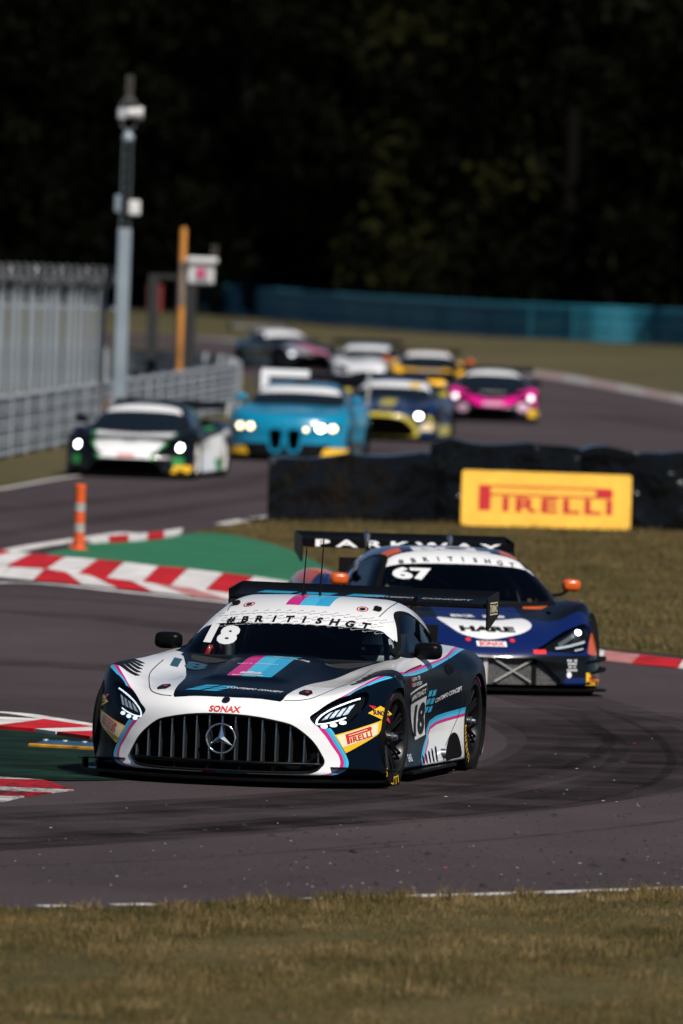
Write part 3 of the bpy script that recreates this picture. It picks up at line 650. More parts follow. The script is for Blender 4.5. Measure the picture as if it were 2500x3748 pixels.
# camera mast
ms = empty('camera_mast', (-4.16, 190.8, 0)); tag(ms, 'tall grey mast with lattice top and white camera head at the end of the fence', 'mast')
STEEL = mat('mast_steel', (.25, .30, .34), .5, .3, noise=(1.2, .2))
mb = MB(); mb.box((0, 0, 1.95), (.24, .24, 3.9), None, .02); link('pole', mb.mesh('pole'), ms, STEEL)
mb = MB()
for sx in (-1, 1):
    for sy in (-1, 1): mb.tube([(sx*.085, sy*.085, 3.9), (sx*.075, sy*.075, 5.55)], .016, 6)
for i in range(8):
    z = 3.95+.2*i
    for s in (-1, 1): mb.tube([(-.083*s, -.083, z), (.083*s, -.083, z+.2)], .007, 4); mb.tube([(-.083, .083*s, z), (-.083, -.083*s, z+.2)], .007, 4)
link('lattice', mb.mesh('lattice', 60), ms, mat('lattice_dark', (.07, .09, .10), .5, .3))
mb = MB(); mb.lathe([(0, 5.5), (.11, 5.52), (.11, 5.60), (.05, 5.68), (0, 5.7)], 16, 'Z'); link('mast_head', mb.mesh('mast_head', 40), ms, STEEL)
mb = MB(); mb.tube([(.17*math.cos(a), 0, 6.0+.30*math.sin(a)) for a in np.linspace(0, 6.283, 25)], .02, 6, caps=False); link('bracket', mb.mesh('bracket', 60), ms, mat('bracket_grey', (.12, .13, .14), .5, .3))
cm = MB(); cm.lathe([(0, -.13), (.08, -.13), (.10, -.05), (.10, .06), (.12, .10), (.12, .16), (.0, .17)], 18, 'X', (.10, -.05, 6.02)); co = link('camera', cm.mesh('camera', 45), ms, mat('white_housing', (.62, .61, .60), .45))
mb = MB(); mb.lathe([(0, .172), (.075, .172)], 16, 'X', (.10, -.05, 6.02)); link('lens', mb.mesh('lens'), co, mat('lens_black', (.005, .005, .006), .1))
mb = MB(); mb.box((-.12, -.02, 6.0), (.16, .14, .20), None, .02); link('camera_mount', mb.mesh('camera_mount'), ms, mat('grey_housing', (.38, .39, .42), .5))
for dx in (-.05, .0, .05):
    mb = MB(); mb.tube([(dx, 0, 6.1), (dx*1.05, 0, 6.72)], .009, 5); link('aerial', mb.mesh('aerial'), ms, mat('aerial_grey', (.16, .14, .13), .5))
mb = MB(); mb.box((.16, -.10, 4.28), (.22, .2, .28), None, .03); link('junction_box', mb.mesh('junction_box'), ms, mat('white_housing', (.62, .61, .60), .45))
mb = MB(); mb.box((-.15, -.05, 4.35), (.10, .16, .32), None, .02); link('junction_box', mb.mesh('junction_box'), ms, STEEL)
# orange pole with a white signal box
op = empty('signal_pole', (-3.58, 222, 0)); tag(op, 'orange pole carrying a small white signal box behind the guard rail', 'pole')
mb = MB(); mb.lathe([(0, 0), (.07, 0), (.07, 3.98), (.05, 4.02), (0, 4.02)], 16, 'Z'); link('pole', mb.mesh('pole', 45), op, mat('pole_orange', (.42, .165, .022), .6, noise=(1.1, .45)))
mb = MB(); mb.lathe([(.075, 2.35), (.075, 3.30)], 16, 'Z'); link('sleeve', mb.mesh('sleeve', 45), op, mat('sleeve_grey', (.22, .16, .12), .6, noise=(3, .3)))
bx = MB(); bx.box((.40, -.05, 3.02), (.56, .25, .42), None, .03); box_ = link('signal_box', bx.mesh('signal_box'), op, mat('box_grey', (.30, .30, .32), .5, noise=(7, .3)))
mb = MB(); mb.box((.42, -.06, 3.33), (.66, .34, .13), None, .03); link('hood', mb.mesh('hood'), box_, mat('white_housing', (.62, .61, .60), .45))
mb = MB(); mb.box((.40, -.19, 3.06), (.17, .02, .20), None, .005); link('lamp_panel', mb.mesh('lamp_panel'), box_, mat('panel_pink', (.5, .03, .12), .5))
for dx in (.19, .62):
    mb = MB(); mb.box((dx, -.19, 3.0), (.10, .02, .30), None, .005); link('lamp_panel', mb.mesh('lamp_panel'), box_, mat('white_housing', (.62, .61, .60), .45))
for dx in (.62, .70):
    mb = MB(); mb.tube([(dx, -.05, 3.38), (dx+.02, -.05, 3.66)], .012, 5); link('aerial', mb.mesh('aerial'), box_, mat('aerial_grey', (.16, .14, .13), .5))
# dark gate and stacked tyres behind the rail
ga = empty('gate', (-4.0, 224, 0)); tag(ga, 'dark mesh gate standing between the mast and the orange pole', 'gate')
DK = mat('gate_black', (.010, .011, .012), .7)
for x, w in ((-.22, .22), (.50, .42)):
    mb = MB(); mb.box((x, 0, 1.5), (w, .08, 3.0)); link('gate_post', mb.mesh('gate_post'), ga, DK)
mb = MB(); mb.box((.10, 0, 2.95), (.66, .06, .10)); link('gate_beam', mb.mesh('gate_beam'), ga, DK)
def tyre_stack(x, y, n, label):
    e = empty('tyre_stack', (x, y, 0)); tag(e, label, 'tyres')
    for k in range(n):
        mb = MB(); mb.lathe([(.20, .0), (.30, .0), (.33, .05), (.33, .17), (.30, .22), (.20, .22), (.18, .11), (.20, 0)], 18, 'Z', (rng.normal(0, .01), 0, .22*k)); link('tyre', mb.mesh('tyre', 45), e, mat('old_rubber', (.010, .010, .011), .7))
    return e
tyre_stack(-4.35, 227, 4, 'stack of old black tyres behind the guard rail next to the mast'); tyre_stack(-3.68, 227.4, 4, 'stack of old black tyres behind the guard rail next to the orange pole'); tyre_stack(-3.05, 228, 3, 'shorter stack of old tyres behind the curved end of the guard rail')
rp = empty('marshal_board', (-5.6, 300, 0)); tag(rp, 'dark red board on a post far behind the fence', 'board')
mb = MB(); mb.box((0, 0, 2.1), (.42, .06, .80)); link('panel', mb.mesh('panel'), rp, mat('dark_red', (.16, .012, .006), .6)); mb = MB(); mb.tube([(0, .06, 0), (0, .06, 2.4)], .04, 8); link('post', mb.mesh('post'), rp, DK)
# ------------------------------------------------------------------ car bodies as implicit fields (x forward from front axle, y to the car's left, z up)
def make_field(S):
    T = grid2(S['tx'], S['ty'], S['T']); W = grid2(S['wx'], S['wz'], S['W'])
    XF = grid2(S['fy'], S['fz'], S['XF']); XR = pchip(*S['XR']); R = pchip(*S['R']); WG = pchip(*S['WG'])
    wrap, crown, kg, k1, k2, zmin = S['wrap'], S['crown'], S['kg'], S['k1'], S['k2'], S['zmin']
    WX = pchip(*S['WGX']) if 'WGX' in S else None
    extra = S.get('extra'); dome = S.get('dome')
    def F(x, y, z):
        x, y, z = np.asarray(x, float), np.asarray(y, float), np.asarray(z, float)
        a = np.abs(y)
        tt = T(x, a)
        if dome: tt = tt+dome[0]/((1+np.exp((x-dome[1])/.022))*(1+np.exp((-.95-x)/.05))*(1+np.exp((a-dome[2]-.05*(dome[1]-x))/.022)))
        low = smax(z-tt, a-W(x, z), k1)
        low = smax(low, (x-XF(a, z))*.85, k2)
        low = smax(low, XR(a)-x, .10)
        low = smax(low, zmin-z, .03)
        roof = (z-R(x+wrap*a*a)+crown*a*a)*.9
        side = (a-WG(z)*(1 if WX is None else WX(x)))*.85
        g = smax(roof, side, kg)
        g = smax(g, .62-z, .02)
        f = smin(low, g, S.get('kb', .03))
        if extra: f = extra(f, x, a, z)
        return f
    return F

AMG = dict(
    tx=[-3.6, -3.3, -3.0, -2.65, -2.2, -1.6, -1.2, -.9, -.5, -.2, .1, .35, .55, .75, .9, 1.05],
    ty=[0, .28, .45, .62, .78, .9, 1.05],
    T=[[.80, .80, .80, .79, .78, .76, .70],
       [.84, .84, .84, .84, .82, .79, .72],
       [.86, .86, .86, .86, .845, .81, .745],
       [.85, .85, .85, .85, .845, .825, .755],
       [.83, .83, .83, .83, .835, .815, .74],
       [.80, .80, .80, .81, .84, .82, .74],
       [.78, .78, .78, .80, .825, .80, .73],
       [.785, .78, .76, .785, .81, .79, .72],
       [.79, .765, .725, .75, .78, .775, .71],
       [.745, .73, .695, .705, .75, .77, .72],
       [.70, .695, .675, .675, .715, .75, .71],
       [.67, .665, .655, .65, .67, .69, .66],
       [.64, .638, .63, .61, .60, .60, .57],
       [.60, .60, .585, .55, .50, .48, .45],
       [.55, .55, .53, .48, .42, .40, .38],
       [.47, .47, .45, .40, .35, .33, .3]],
    wx=[-3.6, -3.3, -2.95, -2.65, -2.3, -1.9, -1.4, -.9, -.55, -.3, 0, .3, .55, .9],
    wz=[.05, .2, .4, .6, .78, .95],
    W=[[.90, .94, .95, .94, .86, .70],
       [.96, .99, .99, .98, .92, .75],
       [1.0, 1.02, 1.03, 1.02, .97, .8],
       [1.01, 1.03, 1.04, 1.04, 1.0, .84],
       [1.0, 1.01, 1.01, 1.01, .97, .82],
       [.99, .96, .945, .955, .93, .80],
       [.985, .93, .91, .925, .905, .80],
       [.98, .925, .905, .92, .90, .80],
       [.975, .935, .925, .945, .93, .82],
       [1.0, .985, .985, .99, .965, .85],
       [1.03, 1.04, 1.045, 1.04, 1.0, .86],
       [1.03, 1.04, 1.05, 1.035, .98, .84],
       [1.01, 1.02, 1.03, 1.01, .95, .82],
       [1.0, 1.0, 1.0, .98, .92, .8]],
    fy=[0, .25, .5, .7, .85, .97, 1.06],
    fz=[.05, .2, .35, .5, .62, .75],
    XF=[[.90, .895, .90, .89, .80, .62],
        [.88, .875, .875, .86, .77, .60],
        [.80, .79, .785, .76, .67, .5],
        [.69, .67, .66, .63, .54, .40],
        [.56, .53, .52, .48, .40, .28],
        [.40, .36, .34, .30, .22, .12],
        [.15, .12, .08, .04, -.02, -.1]],
    XR=([0, .5, .8, .95, 1.05], [-3.45, -3.43, -3.36, -3.22, -3.0]),
    R=([-3.7, -3.4, -3.1, -2.7, -2.3, -2.0, -1.8, -1.5, -1.1, -.75, -.5, -.3],
       [.66, .83, .95, 1.09, 1.175, 1.200, 1.188, 1.120, .955, .785, .66, .55]),
    WG=([.6, .80, .95, 1.1, 1.25], [.86, .80, .725, .645, .55]),
    WGX=([-3.6, -3.2, -2.7, -2.2, -1.6, -1.0], [.66, .76, .90, .985, 1.0, 1.0]),
    wrap=.36, crown=.07, kg=.12, k1=.075, k2=.075, zmin=.085, dome=(.026, .24, .27),
    box=((-3.6, 1.05), (0, 1.14), (.02, 1.32)))
MCL = dict(
    tx=[-3.5, -3.2, -2.9, -2.6, -2.2, -1.8, -1.3, -.9, -.6, -.3, 0, .2, .4, .6, .75, .88, 1.0],
    ty=[0, .25, .45, .62, .78, .9, 1.05],
    T=[[.78, .78, .78, .78, .78, .77, .72],
       [.82, .82, .82, .83, .85, .84, .78],
       [.82, .82, .82, .84, .88, .875, .81],
       [.80, .80, .80, .83, .885, .885, .82],
       [.76, .76, .76, .79, .85, .86, .79],
       [.70, .70, .70, .72, .78, .79, .73],
       [.66, .66, .66, .67, .70, .70, .66],
       [.66, .66, .66, .67, .69, .69, .65],
       [.68, .68, .68, .69, .72, .72, .67],
       [.70, .70, .70, .71, .755, .76, .70],
       [.675, .675, .665, .67, .735, .755, .70],
       [.64, .64, .63, .63, .69, .72, .66],
       [.595, .595, .585, .575, .61, .635, .58],
       [.53, .53, .515, .49, .50, .51, .46],
       [.455, .455, .44, .41, .405, .40, .36],
       [.365, .365, .355, .33, .32, .31, .28],
       [.27, .27, .26, .25, .24, .23, .2]],
    wx=[-3.5, -3.2, -2.9, -2.6, -2.2, -1.8, -1.3, -.8, -.4, 0, .3, .6, .9],
    wz=[.05, .2, .4, .6, .78, .95],
    W=[[.92, .95, .96, .95, .90, .8], [.98, 1.0, 1.01, 1.0, .97, .86], [1.01, 1.02, 1.03, 1.03, 1.0, .9], [1.01, 1.02, 1.03, 1.03, 1.01, .9],
       [1.0, 1.0, 1.0, .99, .97, .86], [.99, .95, .93, .92, .90, .8], [.985, .91, .87, .88, .86, .78], [.98, .91, .88, .89, .87, .78],
       [.98, .95, .93, .94, .91, .8], [1.0, 1.02, 1.025, 1.02, .97, .83], [1.02, 1.03, 1.035, 1.02, .95, .8], [1.0, 1.01, 1.0, .97, .9, .78], [.98, .98, .97, .93, .86, .75]],
    fy=[0, .3, .55, .75, .88, .98, 1.06],
    fz=[.05, .2, .32, .45, .58, .72],
    XF=[[.90, .88, .90, .80, .62, .40], [.88, .86, .88, .78, .60, .38], [.82, .80, .80, .70, .53, .32], [.74, .72, .70, .60, .45, .25],
        [.64, .62, .58, .48, .34, .15], [.48, .44, .38, .28, .14, 0], [.25, .18, .1, 0, -.1, -.2]],
    XR=([0, .5, .8, .95, 1.05], [-3.4, -3.38, -3.32, -3.2, -3.0]),
    R=([-3.5, -3.2, -2.8, -2.3, -1.8, -1.4, -1.1, -.85, -.675, -.2, .15, .5],
       [.72, .82, .92, 1.04, 1.125, 1.150, 1.138, 1.080, 1.003, .775, .60, .45]),
    WG=([.6, .72, .9, 1.05, 1.2], [.88, .83, .72, .62, .50]),
    WGX=([-3.4, -2.8, -2.3, -1.8, -1.2, -.5], [.55, .7, .88, .98, 1.0, 1.0]),
    wrap=.16, crown=.09, kg=.11, k1=.07, k2=.06, zmin=.085, box=((-3.5, 1.0), (0, 1.14), (.02, 1.28)))
BMW = dict(
    tx=[-3.9, -3.6, -3.2, -2.85, -2.3, -1.6, -1.1, -.7, -.3, 0, .3, .6, .8, 1.0],
    ty=[0, .3, .5, .7, .85, .95, 1.06],
    T=[[.98, .98, .98, .98, .96, .93, .86], [1.02, 1.02, 1.02, 1.02, 1.0, .96, .88], [1.0, 1.0, 1.0, 1.0, .99, .96, .88], [.98, .98, .98, .98, .97, .95, .87],
       [.95, .95, .95, .95, .95, .92, .84], [.94, .94, .94, .94, .94, .90, .82], [.95, .95, .95, .95, .94, .89, .82], [.955, .95, .94, .945, .945, .90, .82],
       [.935, .925, .91, .92, .935, .90, .83], [.90, .89, .88, .885, .90, .88, .82], [.865, .855, .85, .845, .85, .83, .78], [.825, .815, .81, .80, .79, .76, .72],
       [.79, .785, .77, .75, .72, .70, .66], [.73, .72, .7, .68, .65, .62, .6]],
    wx=[-3.9, -3.5, -3.2, -2.85, -2.4, -2.0, -1.2, -.6, -.3, 0, .35, .7, 1.0],
    wz=[.05, .2, .45, .65, .85, 1.0],
    W=[[.90, .93, .95, .94, .88, .8], [.97, 1.0, 1.01, 1.0, .95, .86], [1.01, 1.03, 1.04, 1.03, .99, .88], [1.02, 1.04, 1.05, 1.04, 1.0, .9],
       [1.0, 1.0, 1.0, 1.0, .97, .88], [.98, .94, .93, .94, .91, .86], [.97, .92, .91, .92, .90, .86], [.98, .94, .94, .95, .92, .86], [1.01, 1.0, 1.0, 1.0, .96, .88],
       [1.03, 1.04, 1.05, 1.04, .99, .88], [1.03, 1.04, 1.04, 1.02, .96, .86], [1.01, 1.01, 1.01, .98, .92, .84], [1.0, 1.0, 1.0, .95, .9, .8]],
    fy=[0, .3, .55, .75, .9, 1.0, 1.07],
    fz=[.05, .2, .4, .6, .75, .9],
    XF=[[.93, .90, .89, .90, .84, .7], [.92, .89, .88, .88, .82, .68], [.86, .84, .82, .82, .75, .6], [.76, .73, .71, .70, .63, .5], [.62, .57, .55, .53, .46, .34], [.45, .38, .36, .33, .26, .15], [.2, .12, .08, .05, 0, -.1]],
    XR=([0, .5, .8, .95, 1.05], [-3.8, -3.78, -3.7, -3.55, -3.3]),
    R=([-3.9, -3.6, -3.2, -2.7, -2.2, -1.8, -1.5, -1.25, -.9, -.5, -.2, .1, .25],
       [.85, .95, 1.09, 1.24, 1.315, 1.33, 1.315, 1.26, 1.115, .93, .78, .62, .54]),
    WG=([.7, .95, 1.1, 1.22, 1.35], [.90, .86, .77, .69, .60]),
    WGX=([-3.7, -3.2, -2.7, -2.2, -1.2], [.8, .88, .95, .99, 1.0]),
    wrap=.25, crown=.07, kg=.10, k1=.07, k2=.06, zmin=.09, box=((-3.9, 1.05), (0, 1.14), (.02, 1.42)))
# ------------------------------------------------------------------ stickers, lettering and shared car parts
def text2d(txt, size=1., xs=1., bold=.0, shear=0., sp=1.):
    """flat lettering centred on the origin: list of (verts2d, faces)"""
    c = bpy.data.curves.new('t', 'FONT'); c.body = txt; c.size = 1; c.align_x = 'CENTER'; c.align_y = 'CENTER'
    c.offset = bold; c.shear = shear; c.space_character = sp; c.resolution_u = 3; c.fill_mode = 'FRONT'
    o = bpy.data.objects.new('t', c); me = bpy.data.meshes.new_from_object(o)
    V = np.array([v.co[:2] for v in me.vertices]).reshape(-1, 2); Fs = [tuple(p.vertices) for p in me.polygons]
    bpy.data.objects.remove(o); bpy.data.curves.remove(c); bpy.data.meshes.remove(me)
    if len(V):
        mid = (V.max(0)+V.min(0))/2; V = (V-mid)*[xs, 1]; h = np.ptp(V[:, 1]); V = V*(size/h if len(txt) else 1)
    return V, Fs
def textw(txt, h, w, bold=.03, shear=0., sp=1.):
    V, Fs = text2d(txt, h, 1., bold, shear, sp); return V*[w/np.ptp(V[:, 0]), 1], Fs
def polys2d(*Ps):
    V = []; Fs = []
    for P in Ps:
        Fs.append(tuple(range(len(V), len(V)+len(P)))); V += [tuple(p) for p in P]
    return np.array(V, float), Fs
def rect(u0, v0, u1, v1, sh=0.): return [(u0, v0), (u1, v0), (u1+sh, v1), (u0+sh, v1)]
def ribbon2d(P, w):
    P = np.asarray(P, float); t = np.gradient(P, axis=0); t /= np.linalg.norm(t, axis=1)[:, None]+1e-9
    n = np.stack([-t[:, 1], t[:, 0]], 1)*w/2; A, B = P+n, P-n; V = np.concatenate([A, B]); k = len(P)
    return V, [(i, i+1, k+i+1, k+i) for i in range(k-1)]
def xf(S, at=(0, 0), rot=0., sc=1., shy=0.):
    V, Fs = S; c, s = math.cos(rot), math.sin(rot); V = V*sc
    V = np.stack([V[:, 0], V[:, 1]+shy*V[:, 0]], 1)
    return V@np.array([[c, s], [-s, c]])+np.array(at), Fs
def merge2d(*Ss):
    V = []; Fs = []; n = 0
    for v, f in Ss: V.append(v); Fs += [tuple(i+n for i in q) for q in f]; n += len(v)
    return np.concatenate(V), Fs
def frame(p0, n, up):
    n = Vector(n).normalized(); u = Vector(up).cross(n).normalized(); return Vector(p0), n, u, n.cross(u)
FRONT = frame((0, 0, 0), (1, 0, 0), (0, 0, 1)); LEFT = frame((0, 0, 0), (0, 1, 0), (0, 0, 1))
RIGHT = frame((0, 0, 0), (0, -1, 0), (0, 0, 1)); TOP = frame((0, 0, 0), (0, 0, 1), (-1, 0, 0))
class Skin:
    def __init__(s, V, T): s.b = BVHTree.FromPolygons(V.tolist(), T.tolist())
    def put(s, name, S, fr, m, parent, off=.003, grid=.05):
        """lays a flat cut-out onto the surface along the frame's normal"""
        V2, Fs = S; bm = bmesh.new(); vs = [bm.verts.new((a, b, 0)) for a, b in V2]
        for f in Fs:
            try: bm.faces.new([vs[i] for i in f])
            except ValueError: pass
        bmesh.ops.triangulate(bm, faces=bm.faces)
        for ax in (0, 1):
            lo, hi = V2[:, ax].min(), V2[:, ax].max(); k = math.ceil((hi-lo)/grid)
            for i in range(1, k):
                co = [0, 0, 0]; co[ax] = lo+(hi-lo)*i/k; no = [0, 0, 0]; no[ax] = 1
                bmesh.ops.bisect_plane(bm, geom=bm.verts[:]+bm.edges[:]+bm.faces[:], plane_co=co, plane_no=no)
        p0, n, u, v = fr; dead = []
        for w in bm.verts:
            q = p0+u*w.co.x+v*w.co.y; h, nn, _, _ = s.b.ray_cast(q+n*4, -n)
            if h is None: dead.append(w)
            else:
                if nn.dot(n) < 0: nn = -nn
                w.co = h+nn*off
        bmesh.ops.delete(bm, geom=dead, context='VERTS')
        bmesh.ops.recalc_face_normals(bm, faces=bm.faces)
        me = bpy.data.meshes.new(name); bm.to_mesh(me); bm.free(); return link(name, me, parent, m)

def tyre_brand():     # the long-armed P with IRELLI under its arm, one unit tall
    V, Fs = text2d('IRELLI', .56, 1.15, .03, sp=1.06); V = V+[.35, -.22]; w = V[:, 0].max()
    P = [(-1.75, -.5), (-1.42, -.5), (-1.42, .12), (w+.02, .12), (w+.14, .2), (w+.14, .38), (w+.02, .5), (-1.75, .5)]
    Q = [(-1.42, .26), (w-.42, .26), (w-.42, .36), (-1.42, .36)]
    ring = [P[0], P[1], P[2], Q[0], Q[3], P[7]]
    top = [Q[3], Q[2], P[6], P[7]]; top2 = [Q[1], P[3], P[4], P[5], P[6], Q[2]]; low = [P[2], P[3], Q[1], Q[0]]
    L = V[:, 0].min()
    V[:, 0] = (V[:, 0]-L)/(w-L)*(w+1.32)-1.32
    return merge2d((V, Fs), polys2d(ring, top, top2, low))

PAINT = dict(
    white=lambda: mat('white_paint', (.74, .74, .75), .28, 0, .8), black=lambda: mat('navy_black_paint', (.0018, .0048, .011), .30, 0, 0, spec=.05),
    cyan=lambda: mat('cyan_vinyl', (.02, .33, .56), .35, 0, .5), magenta=lambda: mat('magenta_vinyl', (.52, .006, .17), .35, 0, .5),
    carbon=lambda: mat('carbon_fibre', (.0028, .003, .0034), .34, 0, 0, spec=.08, noise=(90, .4)), matte=lambda: mat('matte_black', (.003, .003, .0035), .8, spec=.12),
    rubber=lambda: mat('tyre_rubber', (.006, .006, .006), .75, spec=.2, noise=(30, .3)), rim=lambda: mat('black_rim', (.004, .0045, .0055), .3, 0, spec=.3),
    chrome=lambda: mat('chrome', (.75, .78, .8), .12, 1), satin=lambda: mat('satin_metal', (.35, .36, .38), .35, 1), red=lambda: mat('red_vinyl', (.55, .012, .012), .4, 0, .4),
    yellow=lambda: mat('yellow_vinyl', (.80, .46, .012), .4, 0, .4), ink=lambda: mat('black_vinyl', (.004, .004, .005), .45, spec=.25), cream=lambda: mat('cream_vinyl', (.85, .68, .42), .4, 0, .4),
    led=lambda: mat('lamp_lit', (.9, .95, 1), .3, emit=1.1), led_hot=lambda: mat('lamp_bright', (.92, .97, 1), .3, emit=14), led_warm=lambda: mat('lamp_warm', (1, .80, .45), .3, emit=4),
    reflector=lambda: mat('lamp_reflector', (.35, .38, .42), .25, .8, bump=(40, .6, .01)), glass=lambda: glass('dark_glass', (.68, .74, .76)), clear=lambda: glass('clear_lens', (.82, .86, .88)))
def P_(k): return PAINT[k]() if isinstance(k, str) else k

def lathe_mesh(name, prof, n, smooth=35): return MB().lathe(prof, n).mesh(name, smooth)
WHEELS = {}
def wheel(car, x, y, z, r, side, steer=0., spokes=10, hi=True, rimcol='rim', letters=None, wide=.31):
    """wheel part with tyre, rim, brake disc and hub nut; side +1 = car's left"""
    key = (r, spokes, hi, rimcol, wide)
    if key not in WHEELS:
        n = 56 if hi else 24; w = wide; rr = .238
        ty = lathe_mesh('tyre', [(rr, -w+.02), (rr+.02, -w), (r-.03, -w+.005), (r-.008, -w+.02), (r, -w+.05), (r, -.05), (r-.008, -.02), (r-.03, -.004), (rr+.02, -.0), (rr, -.02)], n)
        mb = MB(); mb.lathe([(rr+.004, -w+.02), (rr-.02, -w+.06), (rr-.03, -.10), (rr-.012, -.035), (rr+.004, -.012), (rr+.006, -.018)], n)
        for k in range(spokes):
            a0 = 2*math.pi*k/spokes
            for da in (-.10, .10):
                a = a0+da*(1 if spokes > 8 else 1.6)
                p = [Vector((math.cos(a0)*.05, -.075, math.sin(a0)*.05)), Vector((math.cos(a)*.13, -.050, math.sin(a)*.13)), Vector((math.cos(a)*(rr-.01), -.028, math.sin(a)*(rr-.01)))]
                mb.tube(p, [.014, .011, .010], 5)
        mb.lathe([(0, -.05), (.055, -.05), (.062, -.07), (.062, -.11), (0, -.11)], 20)
        rim = mb.mesh('rim', 35)
        disc = MB().lathe([(.09, -.13), (.185, -.13), (.185, -.165), (.09, -.165), (.09, -.13)], 32).mesh('brake_disc', 35)
        nut = MB().lathe([(0, .012), (.018, .012), (.022, -.01), (.034, -.02), (.034, -.055)], 14).mesh('hub_nut', 35)
        back = MB().lathe([(0, -.2), (rr-.025, -.2)], 24).mesh('brake_shroud')
        WHEELS[key] = (ty, rim, disc, nut, back)
    e = empty('wheel', (x, y, z), 0, car); e.rotation_euler = (random.random()*6 if False else 0, 0, steer+(0 if side > 0 else math.pi))
    mats = ('rubber', rimcol, mat('disc_iron', (.02, .02, .021), .5, .5), 'satin', 'matte')
    for me, m, nm in zip(WHEELS[key], mats, ('tyre', 'rim', 'brake_disc', 'hub_nut', 'brake_shroud')):
        if nm in ('hub_nut', 'brake_disc') and not hi: continue
        link(nm, me, e, P_(m))
    if letters:
        for a0 in letters[1]:
            V, Fs = text2d(letters[0], .055, 1.25, .02, sp=1.05); R0 = (r+.238)/2+.006
            an = a0-V[:, 0]/R0; rad = R0+V[:, 1]
            W3 = np.stack([rad*np.cos(an), np.full(len(V), .004), rad*np.sin(an)], 1)
            link('tyre_lettering', MB().add(W3, Fs).mesh('tyre_lettering'), e, P_(letters[2]))
        V, Fs = ribbon2d([(t, 0) for t in np.linspace(0, 1.1, 16)], .007)
        an = letters[3]+V[:, 0]; rad = r-.035+V[:, 1]
        W3 = np.stack([rad*np.cos(an), np.full(len(V), .003), rad*np.sin(an)], 1)
        link('tyre_stripe', MB().add(W3, Fs).mesh('tyre_stripe'), e, mat('purple_stripe', (.22, .04, .20), .5))
    return e

def mirror_part(car, x, y, z, side, stalk_to, m='carbon', stalk='white', sz=(.15, .19, .118)):
    g = lambda a, b, c: ((np.abs(a/(sz[0]/2))**2.6+np.abs(b/(sz[1]/2))**4.+np.abs(c/(sz[2]/2))**3.2)**.3-1)*.05
    sh = Shell(lambda a, b, c: g(a, b, c), ((-sz[0]*.6, sz[0]*.6), (-sz[1]*.6, sz[1]*.6), (-sz[2]*.6, sz[2]*.6)), .016, sym=False)
    # flat mirror face toward the rear
    V = sh.V.copy(); V[:, 0] = np.maximum(V[:, 0], -sz[0]*.28)
    V += [x, y, z]
    o = link('mirror', mesh_np('mirror', V, sh.T), car, P_(m))
    link('mirror_stalk', MB().tube([(x, y-side*sz[1]*.2, z-sz[2]*.42), (x+.03, y-side*sz[1]*.62, z-sz[2]*.75), stalk_to], .014, 8).mesh('mirror_stalk', 60), o, P_(stalk))
    gl = MB(); f = lambda u, v, d: (x+d, y+u, z+v)
    gl.poly([f(sz[1]*.40*math.cos(t), sz[2]*.36*math.sin(t), -sz[0]*.28-.003) for t in np.linspace(0, 6.283, 16, endpoint=False)])
    link('mirror_glass', gl.mesh('mirror_glass'), o, P_('chrome')); return o

def wing_part(car, x, z, half, chord=.32, plate=(.34, .20, .13), supports=(.36,), base=(-3.15, .8), m='carbon', mp='carbon', swan=True, mtop=None):
    o = empty('rear_wing', (0, 0, 0), 0, car)
    prof = [(.5, .0), (.46, .020), (.25, .034), (0, .046), (-.3, .070), (-.5, .105), (-.5, .098), (-.3, .030), (0, -.002), (.25, -.012), (.45, -.012)]
    mb = MB(); mb.prism([(x+u*chord, z+v) for u, v in prof], -half, half, lambda u, v, d: (u, d, v)); link('wing_blade', mb.mesh('wing_blade', 40), o, P_(m))
    for s in (-1, 1):
        L, up, dn = plate
        P = [(x+L*.5, z+up*.38), (x-L*.46, z+up*.62), (x-L*.5, z+up*.58), (x-L*.5, z-dn*.42), (x+L*.40, z-dn), (x+L*.5, z-dn*.93)]
        mb = MB(); mb.prism(P, s*half, s*(half+.012), lambda u, v, d: (u, d, v)); link('endplate', mb.mesh('endplate'), o, P_(mp))
        for sy in supports:
            mb = MB()
            if swan: S = [(x+.05, z+.03), (x+.12, z+.06), (x+.22, z+.03), (base[0]+.14, base[1]), (base[0]+.02, base[1]), (x+.13, z-.04), (x+.10, z+.015), (x+.02, z+.012)]
            else: S = [(x+.10, z), (base[0]+.14, base[1]), (base[0], base[1]), (x-.05, z)]
            mb.prism(S, s*sy-.006, s*sy+.006, lambda u, v, d: (u, d, v)); link('wing_support', mb.mesh('wing_support'), o, P_('carbon'))
    return o

def splitter_part(car, P, z0, z1, m='carbon'):
    P = [(x, y) for x, y in P]+[(x, -y) for x, y in P[::-1]]
    mb = MB(); mb.prism(P, z0, z1, lambda u, v, d: (u, v, d)); return link('splitter', mb.mesh('splitter'), car, P_(m))

